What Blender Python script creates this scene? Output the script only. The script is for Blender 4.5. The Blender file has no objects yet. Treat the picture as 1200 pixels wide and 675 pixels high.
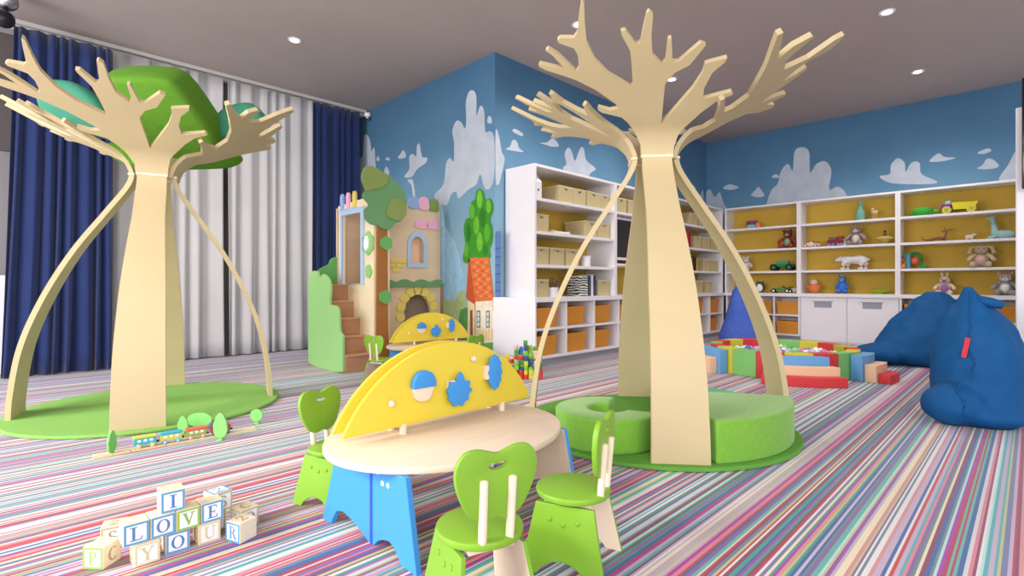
import bpy, bmesh, math, random
from mathutils import Vector, Matrix
random.seed(7)
PI = math.pi
COL = bpy.context.scene.collection
S2 = math.sqrt(.5)

# ------------------------------------------------------------------ survey helpers
# (metres; the camera stands at x=0 y=0 z=1 and looks along the room's diagonal)
def ray(px, py):
    r = (px-600)/609; u = (333-py)/609
    return (S2*(1+r), S2*(1-r), u)
def onX(px, py, x):
    a = ray(px, py); t = x/a[0]; return (a[1]*t, 1+a[2]*t)      # (Y, z)
def onY(px, py, y):
    a = ray(px, py); t = y/a[1]; return (a[0]*t, 1+a[2]*t)      # (X, z)
def onZ(px, py, z=0.):
    a = ray(px, py); t = (z-1)/a[2]; return (a[0]*t, a[1]*t)
def cam2w(r, d): return (S2*(d+r), S2*(d-r))

# ------------------------------------------------------------------ materials
def srgb(c):
    return tuple(((v/255)/12.92 if v/255 <= .04045 else ((v/255+.055)/1.055)**2.4) for v in c)+(1,)
MATS = {}
def mat(name, c, rough=.6, noise=0., scale=8., spec=.3, metal=0, emit=0, bump=0., sheen=0, stretch=None):
    if name in MATS: return MATS[name]
    m = bpy.data.materials.new(name); m.use_nodes = True
    nt = m.node_tree; b = nt.nodes['Principled BSDF']
    col = srgb(c)
    b.inputs['Base Color'].default_value = col
    b.inputs['Roughness'].default_value = rough
    b.inputs['Specular IOR Level'].default_value = spec
    b.inputs['Metallic'].default_value = metal
    if sheen: b.inputs['Sheen Weight'].default_value = sheen
    if emit:
        b.inputs['Emission Color'].default_value = col; b.inputs['Emission Strength'].default_value = emit
    tc = nt.nodes.new('ShaderNodeTexCoord'); mp = nt.nodes.new('ShaderNodeMapping')
    nt.links.new(tc.outputs['Object'], mp.inputs[0])
    if stretch: mp.inputs['Scale'].default_value = stretch
    nz = nt.nodes.new('ShaderNodeTexNoise'); nz.inputs['Scale'].default_value = scale; nz.inputs['Detail'].default_value = 5
    nt.links.new(mp.outputs[0], nz.inputs['Vector'])
    if noise:
        cr = nt.nodes.new('ShaderNodeValToRGB')
        cr.color_ramp.elements[0].position = .3; cr.color_ramp.elements[1].position = .7
        cr.color_ramp.elements[0].color = tuple(v*(1-noise) for v in col[:3])+(1,)
        cr.color_ramp.elements[1].color = tuple(min(1, v*(1+noise*.6)) for v in col[:3])+(1,)
        nt.links.new(nz.outputs[0], cr.inputs[0]); nt.links.new(cr.outputs[0], b.inputs['Base Color'])
    if bump:
        bp = nt.nodes.new('ShaderNodeBump'); bp.inputs['Strength'].default_value = bump; bp.inputs['Distance'].default_value = .01
        nt.links.new(nz.outputs[0], bp.inputs['Height']); nt.links.new(bp.outputs[0], b.inputs['Normal'])
    MATS[name] = m
    return m

M_ply   = mat('plywood pale', (200, 182, 142), .5, .025, 3, stretch=(1, 1, 2))
M_plyd  = mat('plywood edge', (222, 208, 172), .5, .05, 20)
M_band  = mat('cream strap', (226, 214, 186), .5)
M_birch = mat('birch tabletop', (232, 212, 190), .42, .05, 2.5, stretch=(1, 9, 1))
M_beech = mat('beech dowel', (236, 216, 194), .45, .04, 10)
M_disc  = mat('green felt base', (128, 178, 88), .9, .05, 30)
M_disc2 = mat('green mat', (98, 158, 62), .9, .06, 30)
M_cgreen= mat('lime lacquer', (126, 172, 52), .38, .02, 4)
M_pouf  = mat('green plush fabric', (120, 178, 58), .95, .08, 40, bump=.25, sheen=.3)
M_teal  = mat('sea green fabric', (62, 134, 110), .95, .07, 30, bump=.2)
M_leaf  = mat('canopy green fabric', (86, 134, 36), .95, .08, 20, bump=.25)
M_yel   = mat('yellow lacquer', (226, 202, 66), .38, .02, 4)
M_blue  = mat('sky blue lacquer', (66, 148, 222), .38, .02, 4)
M_dblue = mat('royal blue lacquer', (60, 80, 205), .4)
M_white = mat('white laminate', (238, 236, 242), .4, .015, 3)
M_must  = mat('mustard back board', (206, 170, 66), .7, .05, 4)
M_grey  = mat('grey plinth', (165, 165, 178), .6)
M_box   = mat('beige storage fabric', (200, 184, 140), .85, .06, 40, bump=.2)
M_boxe  = mat('pale storage rim', (226, 216, 184), .7)
M_oran  = mat('orange storage felt', (218, 148, 58), .85, .06, 30, bump=.15)
M_bean  = mat('ocean blue fabric', (16, 84, 142), .75, .08, 12, bump=.3, spec=.25)
M_bean2 = mat('periwinkle fabric', (70, 100, 190), .8, .08, 12, bump=.3)
M_red   = mat('red vinyl', (214, 52, 62), .5)
M_cream = mat('castle ply', (222, 198, 168), .6, .04, 3, stretch=(1, 1, 5))
M_cream2= mat('castle ply light', (240, 222, 190), .6, .03, 3)
M_stair = mat('stair beech', (186, 138, 104), .5, .08, 3, stretch=(1, 1, 8))
M_trunkp= mat('brown panel', (160, 106, 54), .6, .06, 6)
M_hedge = mat('pale green panel', (150, 200, 126), .6, .03, 4)
M_bush  = mat('mid green panel', (104, 172, 96), .6, .03, 4)
M_crown = mat('sage green panel', (104, 152, 104), .6, .03, 4)
M_olive = mat('olive panel', (132, 152, 84), .6, .04, 4)
M_lbl   = mat('pale blue panel', (176, 202, 232), .6)
M_pblue = mat('pastel blue', (150, 176, 228), .6)
M_pink  = mat('pastel pink', (240, 180, 208), .6)
M_pyel  = mat('pastel yellow', (226, 206, 110), .6)
M_dark  = mat('near black', (24, 24, 28), .35)
M_chrome= mat('brushed metal', (170, 170, 175), .3, metal=1)
M_black = mat('screen black', (20, 16, 22), .15, spec=.6)

def stripe_mat():
    m = bpy.data.materials.new('striped carpet'); m.use_nodes = True
    nt = m.node_tree; N = nt.nodes; L = nt.links; b = N['Principled BSDF']
    b.inputs['Roughness'].default_value = .62; b.inputs['Specular IOR Level'].default_value = .35; b.inputs['Sheen Weight'].default_value = .2; b.inputs['Sheen Roughness'].default_value = .4
    tc = N.new('ShaderNodeTexCoord'); sp = N.new('ShaderNodeSeparateXYZ'); L.new(tc.outputs['Object'], sp.inputs[0])
    def math_(op, a, bb):
        n = N.new('ShaderNodeMath'); n.operation = op
        for i, v in enumerate((a, bb)):
            if v is None: continue
            if isinstance(v, (int, float)): n.inputs[i].default_value = v
            else: L.new(v, n.inputs[i])
        return n.outputs[0]
    # stripe width wobbles: warp the coordinate a little with 1D noise
    nz = N.new('ShaderNodeTexNoise'); nz.noise_dimensions = '1D'; nz.inputs['Scale'].default_value = 30; nz.inputs['Detail'].default_value = 0
    L.new(sp.outputs['Y'], nz.inputs['W'])
    w = math_('MULTIPLY', math_('SUBTRACT', nz.outputs[0], .5), .016)
    yy = math_('ADD', sp.outputs['Y'], w)
    k = math_('FLOOR', math_('DIVIDE', yy, .0105), None)
    wn = N.new('ShaderNodeTexWhiteNoise'); wn.noise_dimensions = '1D'; L.new(k, wn.inputs['W'])
    cr = N.new('ShaderNodeValToRGB'); cr.color_ramp.interpolation = 'CONSTANT'
    pal = [(186, 58, 88), (70, 160, 146), (236, 232, 238), (136, 104, 164), (112, 138, 150), (240, 228, 196), (170, 62, 176),
           (186, 228, 224), (62, 104, 168), (226, 132, 156), (198, 178, 206), (196, 196, 140), (200, 66, 72), (88, 176, 188),
           (206, 190, 214), (140, 70, 104), (104, 182, 174), (216, 150, 150), (120, 126, 170), (214, 218, 220)]
    e = cr.color_ramp.elements
    while len(e) < len(pal): e.new(.5)
    for i, c in enumerate(pal):
        e[i].position = i/len(pal); e[i].color = srgb(c)
    L.new(wn.outputs[0], cr.inputs[0])
    n2 = N.new('ShaderNodeTexNoise'); n2.inputs['Scale'].default_value = 500; L.new(tc.outputs['Object'], n2.inputs['Vector'])
    mx = N.new('ShaderNodeMix'); mx.data_type = 'RGBA'; mx.blend_type = 'MULTIPLY'; mx.inputs[0].default_value = .25
    L.new(cr.outputs[0], mx.inputs[6]); L.new(n2.outputs[0], mx.inputs[7]); L.new(mx.outputs[2], b.inputs['Base Color'])
    bp = N.new('ShaderNodeBump'); bp.inputs['Strength'].default_value = .3; bp.inputs['Distance'].default_value = .004
    L.new(n2.outputs[0], bp.inputs['Height']); L.new(bp.outputs[0], b.inputs['Normal'])
    return m
def sky_mat():
    m = bpy.data.materials.new('painted sky wall'); m.use_nodes = True
    nt = m.node_tree; N = nt.nodes; L = nt.links; b = N['Principled BSDF']; b.inputs['Roughness'].default_value = .85
    tc = N.new('ShaderNodeTexCoord'); sp = N.new('ShaderNodeSeparateXYZ'); L.new(tc.outputs['Object'], sp.inputs[0])
    nz = N.new('ShaderNodeTexNoise'); nz.inputs['Scale'].default_value = 1.6; nz.inputs['Detail'].default_value = 6
    L.new(tc.outputs['Object'], nz.inputs['Vector'])
    mr = N.new('ShaderNodeMapRange'); mr.inputs['From Min'].default_value = 1.0; mr.inputs['From Max'].default_value = 3.9
    L.new(sp.outputs['Z'], mr.inputs[0])
    ad = N.new('ShaderNodeMath'); ad.operation = 'MULTIPLY_ADD'; ad.inputs[1].default_value = .22
    L.new(nz.outputs[0], ad.inputs[0]); L.new(mr.outputs[0], ad.inputs[2])
    sb = N.new('ShaderNodeMath'); sb.operation = 'SUBTRACT'; sb.inputs[1].default_value = .11; L.new(ad.outputs[0], sb.inputs[0])
    cr = N.new('ShaderNodeValToRGB'); e = cr.color_ramp.elements
    e[0].position = 0; e[0].color = srgb((156, 190, 208)); e[1].position = 1; e[1].color = srgb((62, 104, 138))
    for p, c in ((.35, (124, 168, 194)), (.62, (90, 136, 170))):
        x = e.new(p); x.color = srgb(c)
    L.new(sb.outputs[0], cr.inputs[0]); L.new(cr.outputs[0], b.inputs['Base Color'])
    return m
M_carpet = stripe_mat(); M_sky = sky_mat()
M_ceil = mat('grey ceiling paint', (176, 163, 158), .9, .03, 1.5)
M_cloud = mat('painted cloud', (192, 202, 216), .9, .10, 5)
M_curtb = mat('navy curtain', (28, 46, 96), .85, .06, 4, sheen=.2)
M_curtw = mat('white curtain', (196, 194, 196), .85, .03, 4)

# ------------------------------------------------------------------ mesh helpers
def nb(): return bmesh.new()
def _xf(bm, vs, M): bmesh.ops.transform(bm, matrix=M, verts=vs)
def box(bm, c, s, rz=0, bev=0, M=None, seg=2):
    r = bmesh.ops.create_cube(bm, size=1); vs = r['verts']
    _xf(bm, vs, Matrix.Diagonal((s[0], s[1], s[2], 1)))
    if bev:
        es = list({e for v in vs for e in v.link_edges})
        o = bmesh.ops.bevel(bm, geom=es, offset=bev, segments=seg, affect='EDGES', profile=.5)
        vs = list({v for f in o['faces'] for v in f.verts} | {v for v in vs if v.is_valid})
    T = Matrix.Translation(c) @ Matrix.Rotation(rz, 4, 'Z')
    if M is not None: T = M @ T
    _xf(bm, vs, T); return vs
def bx(bm, x0, x1, y0, y1, z0, z1, bev=0):
    return box(bm, ((x0+x1)/2, (y0+y1)/2, (z0+z1)/2), (x1-x0, y1-y0, z1-z0), 0, bev)
def cyl(bm, p0, p1, r0, r1=None, n=16):
    p0 = Vector(p0); p1 = Vector(p1); d = p1-p0
    if r1 is None: r1 = r0
    r = bmesh.ops.create_cone(bm, cap_ends=True, segments=n, radius1=r0, radius2=r1, depth=d.length)
    q = Vector((0, 0, 1)).rotation_difference(d.normalized()).to_matrix().to_4x4()
    _xf(bm, r['verts'], Matrix.Translation((p0+p1)/2) @ q); return r['verts']
def sph(bm, c, s, n=14, M=None):
    if isinstance(s, (int, float)): s = (s, s, s)
    r = bmesh.ops.create_uvsphere(bm, u_segments=n, v_segments=max(6, n*2//3), radius=1)
    T = Matrix.Translation(c) @ (M if M is not None else Matrix()) @ Matrix.Diagonal((s[0], s[1], s[2], 1))
    _xf(bm, r['verts'], T); return r['verts']
def lathe(bm, prof, c=(0, 0, 0), n=24):
    rings = []
    for r, z in prof:
        rings.append([bm.verts.new((c[0]+r*math.cos(2*PI*i/n), c[1]+r*math.sin(2*PI*i/n), c[2]+z)) for i in range(n)])
    for a, b in zip(rings, rings[1:]):
        for i in range(n): bm.faces.new((a[i], a[(i+1) % n], b[(i+1) % n], b[i]))
    bm.faces.new(rings[0][::-1]); bm.faces.new(rings[-1])
def tube(bm, pts, r, n=8, close=True):
    P = [Vector(p) for p in pts]; rs = r if isinstance(r, (list, tuple)) else [r]*len(P)
    rings = []; up = Vector((0, 0, 1))
    for i, p in enumerate(P):
        t = (P[min(i+1, len(P)-1)]-P[max(i-1, 0)]).normalized()
        a = t.cross(up)
        if a.length < .05: a = t.cross(Vector((1, 0, 0)))
        a.normalize(); b = t.cross(a)
        rings.append([bm.verts.new(p+(a*math.cos(2*PI*k/n)+b*math.sin(2*PI*k/n))*rs[i]) for k in range(n)])
    for a, b in zip(rings, rings[1:]):
        for i in range(n): bm.faces.new((a[i], a[(i+1) % n], b[(i+1) % n], b[i]))
    bm.faces.new(rings[0][::-1]); bm.faces.new(rings[-1])
def spline(P, n=6, closed=True):
    out = []; m = len(P)
    for i in range(m if closed else m-1):
        if closed: p0, p1, p2, p3 = P[i-1], P[i], P[(i+1) % m], P[(i+2) % m]
        else: p0, p1, p2, p3 = P[max(i-1, 0)], P[i], P[i+1], P[min(i+2, m-1)]
        for k in range(n):
            t = k/n
            out.append(tuple(.5*((2*p1[j])+(-p0[j]+p2[j])*t+(2*p0[j]-5*p1[j]+4*p2[j]-p3[j])*t*t+(-p0[j]+3*p1[j]-3*p2[j]+p3[j])*t**3) for j in range(len(P[0]))))
    if not closed: out.append(tuple(P[-1]))
    return out
def flat(pts, holes=()):
    """2-D face set (own bmesh) for an outline with holes"""
    b = bmesh.new(); es = []
    for loop in [pts]+list(holes):
        vs = [b.verts.new((p[0], p[1], 0)) for p in loop]
        for i in range(len(vs)): es.append(b.edges.new((vs[i], vs[(i+1) % len(vs)])))
    bmesh.ops.triangle_fill(b, use_beauty=True, use_dissolve=False, edges=es)
    return b
def prism(bm, pts, t, M=None, holes=(), bev=0):
    b = flat(pts, holes)
    for f in b.faces:
        if f.normal.z < 0: f.normal_flip()
    r = bmesh.ops.extrude_face_region(b, geom=list(b.faces))
    vs = [v for v in r['geom'] if isinstance(v, bmesh.types.BMVert)]
    _xf(b, vs, Matrix.Translation((0, 0, t)))
    bmesh.ops.recalc_face_normals(b, faces=list(b.faces))
    if bev:
        es = [e for e in b.edges if len(e.link_faces) == 2 and abs(e.verts[0].co.z-e.verts[1].co.z) < 1e-6 and e.calc_face_angle(0) > .9]
        bmesh.ops.bevel(b, geom=es, offset=bev, segments=2, affect='EDGES', profile=.5)
    if M is not None: _xf(b, list(b.verts), M)
    me = bpy.data.meshes.new('tmp'); b.to_mesh(me); b.free(); bm.from_mesh(me); bpy.data.meshes.remove(me)
def mx(x): return Matrix(((0, 0, 1, x), (1, 0, 0, 0), (0, 1, 0, 0), (0, 0, 0, 1)))   # (a,b)->(Y,z), extrudes +X
def my(y): return Matrix(((1, 0, 0, 0), (0, 0, -1, y), (0, 1, 0, 0), (0, 0, 0, 1)))  # (a,b)->(X,z), extrudes -Y

def obj(name, bm, m, parent=None, smooth=0, loc=None):
    bmesh.ops.recalc_face_normals(bm, faces=list(bm.faces))
    me = bpy.data.meshes.new(name); bm.to_mesh(me); bm.free()
    if isinstance(m, (list, tuple)):
        for k in m: me.materials.append(k)
    else: me.materials.append(m)
    if smooth:
        for p in me.polygons: p.use_smooth = True
        me.set_sharp_from_angle(angle=math.radians(smooth))
    o = bpy.data.objects.new(name, me); COL.objects.link(o)
    if parent: o.parent = parent
    if loc: o.location = loc
    return o
def tag(o, label, cat, group=None):
    o['label'] = label; o['category'] = cat
    if group: o['group'] = group
    return o
def thing(name, label, cat, loc=(0, 0, 0), rz=0, group=None, s=1):
    o = bpy.data.objects.new(name, None); COL.objects.link(o); o.empty_display_size = .1
    o.location = loc; o.rotation_euler = (0, 0, rz); o.scale = (s, s, s)
    return tag(o, label, cat, group)
def struct(o): o['kind'] = 'structure'; return o
def kids(o): return [c for c in COL.objects if c.parent is o]
def dup(o, loc=None, rz=None, label=None, s=None, parent=None):
    c = o.copy(); COL.objects.link(c)
    if parent is not None: c.parent = parent
    if loc is not None: c.location = loc
    if rz is not None: c.rotation_euler = (0, 0, rz)
    if s is not None: c.scale = (s, s, s)
    if label: c['label'] = label
    for k in kids(o): dup(k, parent=c)
    return c

# ------------------------------------------------------------------ room shell
XC, YA, XB, YW, H = 4.44, 4.74, 10.4, 8.15, 3.9
b = nb(); bx(b, -3.5, XB+.1, -3.5, YW+.1, -.1, 0); struct(obj('floor', b, M_carpet))
b = nb(); bx(b, -3.5, XB+.1, -3.5, YW+.1, H, H+.1); struct(obj('ceiling', b, M_ceil))
b = nb(); prism(b, [(XC, YW+.1), (XC, YA), (XB+.1, YA), (XB+.1, YW+.1)], H); wall_l = struct(obj('wall_left', b, M_sky))
b = nb(); bx(b, XB, XB+.1, -3.5, YA, 0, H); wall_b = struct(obj('wall_back', b, M_sky))
M_wdark = mat('dark window wall', (92, 86, 84), .8, .05, 2)  # dark brown-grey of the window frame and the wall above it
b = nb(); bx(b, .95, XC, YW, YW+.1, 0, H); struct(obj('wall_window', b, mat('window wall paint', (150, 146, 146), .9)))
# window at the far left, behind and beside the navy curtain
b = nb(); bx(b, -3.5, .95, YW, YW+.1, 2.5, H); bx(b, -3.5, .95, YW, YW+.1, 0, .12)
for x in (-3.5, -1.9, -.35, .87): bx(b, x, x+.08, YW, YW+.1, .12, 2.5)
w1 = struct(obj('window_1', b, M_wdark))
b = nb(); bx(b, -3.42, .87, YW+.04, YW+.06, .12, 2.5)
pane = obj('pane', b, mat('pale window glass', (136, 132, 134), .2), w1); pane['kind'] = 'structure'

b = nb(); bx(b, -3.5, .87, YW-.06, YW-.005, 0, 1.1); struct(obj('trim_2', b, M_white))
# ceiling trim / curtain track
b = nb(); bx(b, -.6, XC-.02, YW-.22, YW-.02, H-.09, H, .005); bx(b, -.6, XC-.02, YW-.30, YW-.26, H-.045, H)
struct(obj('trim_1', b, mat('track white', (190, 186, 184), .6)))

# painted clouds and pictures on the walls
def decal(name, pts, fn, M, m, t=.004, wall=None, sm=4, label=None):
    q = [fn(p) for p in pts]
    if sm: q = spline(q, sm)
    bb = nb(); prism(bb, q, t, M); o = obj(name, bb, m, wall); o['kind'] = 'structure'
    return o
Z1 = lambda p: (410+p[0]/3.373, 50+p[1]/3.373)
fX = lambda z: (lambda p: onX(*z(p), XC-.004))
fY = lambda z: (lambda p: onY(*z(p), YA-.004))
fB = lambda z: (lambda p: onX(*z(p), XB-.004))
cl1 = [[(345,640),(335,600),(370,560),(380,480),(395,455),(410,470),(412,400),(405,350),(420,310),(440,315),(455,340),(460,300),(458,240),(470,195),(490,190),(500,220),(500,290),(515,250),(530,270),(535,350),(555,350),(570,380),(570,520),(560,565),(545,580),(530,570),(515,520),(500,560),(470,580),(430,615),(420,590),(400,600),(385,640),(365,640)],
       [(32,640),(30,520),(35,460),(50,450),(55,380),(65,362),(80,390),(85,430),(95,415),(100,470),(100,560),(60,640)],
       [(215,530),(235,500),(235,450),(250,440),(262,450),(265,410),(275,400),(285,450),(305,455),(300,475),(265,500),(245,530)],
       [(190,455),(200,440),(212,425),(222,450),(205,458)], [(105,465),(110,448),(117,465)], [(140,462),(150,452),(158,465)],
       [(228,545),(245,540),(252,560),(258,610),(250,610),(243,565)], [(135,515),(143,490),(155,510),(150,525)], [(543,315),(549,290),(560,300),(560,318)]]
for c in cl1: decal('painted_cloud', c, fX(Z1), mx(XC-.004), M_cloud, wall=wall_l)
decal('painted_cloud', [(577,350),(590,372),(600,430),(612,460),(600,520),(588,560),(577,540)], fY(Z1), my(YA), M_cloud, wall=wall_l)
Z2 = lambda p: (560+p[0]/4, 130+p[1]/4)
for c in [[(162,92),(172,84),(185,88),(212,108),(205,118),(175,104)], [(133,180),(152,166),(160,142),(172,135),(186,150),(192,172),(215,192),(185,190)],
          [(290,150),(325,146),(345,130),(362,134),(380,165),(350,168),(320,160)],
          [(400,270),(415,250),(408,200),(424,172),(440,190),(455,235),(470,200),(484,170),(498,180),(508,230),(552,270),(530,290),(500,330),(440,320)],
          [(985,358),(1003,345),(1022,362),(1005,370)], [(1038,450),(1045,395),(1056,372),(1056,450)]]:
    decal('painted_cloud', c, fY(Z2), my(YA), M_cloud, wall=wall_l)
Z3 = lambda p: (600+p[0]/2.25, p[1]/2.25)
for c in [[(660,600),(672,535),(685,500),(700,485),(710,450),(728,432),(740,450),(745,400),(764,388),(783,400),(786,455),(802,433),(826,425),(842,450),(836,500),(860,492),(884,520),(890,600)],
          [(630,515),(641,502),(650,493),(665,515),(650,520)], [(556,496),(574,486),(598,494),(576,501)], [(684,468),(696,459),(705,468)],
          [(511,600),(511,515),(522,500),(534,520),(548,507),(560,540),(600,600)]]:
    decal('painted_cloud', c, fB(Z3), mx(XB-.004), M_cloud, wall=wall_b)
Z4 = lambda p: (1000+p[0]/3.75, 60+p[1]/3.75)
for c in [[(115,550),(160,540),(165,500),(195,470),(225,490),(230,530),(255,490),(290,490),(300,540),(368,572),(330,584),(170,580)],
          [(335,485),(362,455),(380,450),(402,465),(450,468),(400,482)], [(545,446),(590,427),(606,438),(570,452)],
          [(545,516),(568,500),(585,475),(612,475),(640,505),(600,518)], [(640,570),(680,500),(720,440),(740,570)]]:
    decal('painted_cloud', c, fB(Z4), mx(XB-.004), M_cloud, wall=wall_b)
# painted cottage, tree, hills (all on the left mural wall)
Z5 = lambda p: (500+p[0]/2.814, 200+p[1]/2.814)
P_ = lambda c, n: mat('mural '+n, c, .9, .12, 14)
def mural(name, pts, c, k, sm=0):
    decal('painted_'+name, pts, fX(Z5), mx(XC-.004-.0015*k), P_(c, name+str(c)), wall=wall_l, sm=sm, t=.0035)
mural('haze', [(48,110),(60,180),(90,230),(112,300),(120,400),(60,420),(48,300)], (158,202,232), 0, 5)
mural('hills', [(46,640),(46,440),(70,425),(90,430),(110,400),(128,420),(140,640)], (170,190,130), 1, 4)
mural('shrubs', [(104,640),(108,480),(122,455),(138,470),(140,640)], (86,150,84), 2, 4)
mural('far_tower', [(226,205),(232,200),(244,200),(244,420),(226,420)], (98,128,186), 1)
for k in range(6): mural('tower_band', [(227,255+k*28),(244,253+k*28),(244,257+k*28),(227,259+k*28)], (70,98,160), 2)
mural('meadow', [(150,640),(155,560),(190,548),(222,555),(226,640)], (126,178,92), 2, 0)
mural('cottage_side', [(143,296),(162,430),(162,575),(134,575),(138,420)], (236,212,170), 3)
mural('cottage_front', [(160,425),(222,425),(222,565),(160,572)], (246,236,214), 3)
mural('tree_stem', [(147,230),(156,230),(157,300),(147,300)], (222,214,200), 3)
fol = [(175,60),(188,70),(195,95),(212,92),(221,125),(210,160),(218,190),(217,235),(208,260),(210,286),(185,292),(160,285),(135,305),(120,292),(128,245),(123,195),(130,162),(145,150),(148,105),(160,95),(165,68)]
mural('tree_crown', fol, (64,150,44), 4, 4)
for (x, y, w, h, c) in [(176,95,9,30,(120,196,60)),(205,118,8,22,(112,190,58)),(150,135,9,25,(100,180,52)),(186,155,10,32,(48,128,40)),(165,180,9,30,(108,188,56)),(200,205,9,30,(92,176,52)),(140,205,8,30,(46,124,40)),(176,235,10,32,(110,190,60)),(132,262,7,24,(96,178,54)),(195,262,8,20,(50,130,42))]:
    mural('leaf_cluster', [(x+w*math.cos(a*PI/5), y+h*math.sin(a*PI/5)) for a in range(10)], c, 5, 3)
mural('roof', [(143,288),(206,286),(223,428),(161,432)], (224,120,66), 5)
mural('roof_edge', [(139,290),(146,290),(163,432),(157,440),(134,424),(131,418)], (198,88,52), 4)
for r in range(9):
    y0 = 300+r*14
    for q in range(4):
        t = (y0-288)/142; xa = 146+t*17+q*15+(r % 2)*5
        mural('roof_tile', [(xa, y0),(xa+10, y0-1),(xa+9, y0+5),(xa+1, y0+6)], (240,150,96) if (r+q) % 2 else (204,98,54), 6)
for x in (166, 197):
    mural('window_frame', [(x,462),(x+12,461),(x+12,517),(x,519)], (122,130,128), 5)
    for q in range(3): mural('window_pane', [(x+3,467+q*17),(x+9,466+q*17),(x+9,479+q*17),(x+3,480+q*17)], (226,232,230), 6)
mural('cottage_door', [(144,462),(152,458),(153,556),(145,556)], (132,88,56), 5)
for q in range(6): mural('picket', [(164+q*10,560),(164+q*10,526),(167+q*10,518),(170+q*10,526),(170+q*10,560)], (230,206,140), 6)
mural('eave', [(219,425),(226,425),(226,462),(219,462)], (214,104,56), 6)

# ------------------------------------------------------------------ curtains
def curtain(name, label, x0, x1, y, m, top=3.82, spread=0., folds=9, amp=.07, seed=0):
    rnd = random.Random(seed); n = folds*14; rows = 16; b = nb(); g = []
    ph = [rnd.uniform(-.5, .5) for _ in range(folds+3)]
    for j in range(rows+1):
        z = .015+(top-.015)*j/rows; f = 1-j/rows; row = []
        for i in range(n+1):
            t = i/n; a = t*folds
            k = int(a); w = a+.25*math.sin(a*1.7+ph[k])*1.0
            x = x0-spread*f**1.3*(1-t)+(x1-x0)*t+.02*math.sin(w*4.1+f*2)*f
            yy = y+amp*(.55+.45*f)*math.sin(2*PI*w+.5*f*math.sin(k*2.1))+.003*math.sin(w*17)
            row.append(b.verts.new((x, yy, z)))
        g.append(row)
    for j in range(rows):
        for i in range(n): b.faces.new((g[j][i], g[j][i+1], g[j+1][i+1], g[j+1][i]))
    o = obj(name, b, m, smooth=180)
    md = o.modifiers.new('th', 'SOLIDIFY'); md.thickness = .006
    return tag(o, label, 'curtain')
curtain('curtain', 'navy blue floor length curtain at far left behind the left tree', .16, 1.0, 7.62, M_curtb, 3.74, .12, 8, .045, 1)
curtain('curtain', 'white floor length curtain right beside the left navy curtain, behind the tree trunk', 1.0, 2.24, 7.86, M_curtw, 3.82, 0, 6, .035, 2)
curtain('curtain', 'wide white curtain right of the dark gap, ending at the right navy curtain', 2.30, 3.5, 7.86, M_curtw, 3.82, 0, 7, .035, 3)
curtain('curtain', 'narrow navy blue curtain in the corner behind the play castle', 3.5, 4.27, 7.84, M_curtb, 3.82, 0, 6, .04, 4)

# ------------------------------------------------------------------ ply trees
PROF = [(.855,0),(.845,.2),(.79,.55),(.67,.9),(.5,1.25),(.31,1.55),(.175,1.76),(.14,1.86),(.155,1.92),(.18,1.97),(.24,2.033),(.35,2.09),(.5,2.17),(.75,2.30),(1.1,2.49),(1.5,2.71)]
CC = spline(PROF, 12, False)
iw = 7*12
LEGC = CC[:iw+1]; TOPC = CC[iw:]
def arc(C):
    s = [0]
    for a, c in zip(C, C[1:]): s.append(s[-1]+math.dist(a, c))
    return s
def at_s(C, S, s):
    s = max(0, min(S[-1]-1e-6, s))
    for i in range(len(S)-1):
        if S[i] <= s <= S[i+1]:
            t = (s-S[i])/(S[i+1]-S[i]); a, c = C[i], C[i+1]
            p = (a[0]+t*(c[0]-a[0]), a[1]+t*(c[1]-a[1])); d = Vector((c[0]-a[0], c[1]-a[1])).normalized()
            return p, d
def sheet(outline, C, th, smax, step=.03):
    S = arc(C); f = flat(outline)
    s = step
    while s < smax:
        bmesh.ops.bisect_plane(f, geom=list(f.verts)+list(f.edges)+list(f.faces), plane_co=(0, s, 0), plane_no=(0, 1, 0))
        s += step
    for fc in f.faces:
        if fc.normal.z < 0: fc.normal_flip()
    r = bmesh.ops.extrude_face_region(f, geom=list(f.faces))
    top = {v for v in r['geom'] if isinstance(v, bmesh.types.BMVert)}
    for v in f.verts:
        p, d = at_s(C, S, v.co.y)
        n = Vector((d.y, -d.x))             # outward / downward side
        w = th/2 if v in top else -th/2
        v.co = Vector((p[0]+n.x*w, v.co.x, p[1]+n.y*w))
    return f
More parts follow.
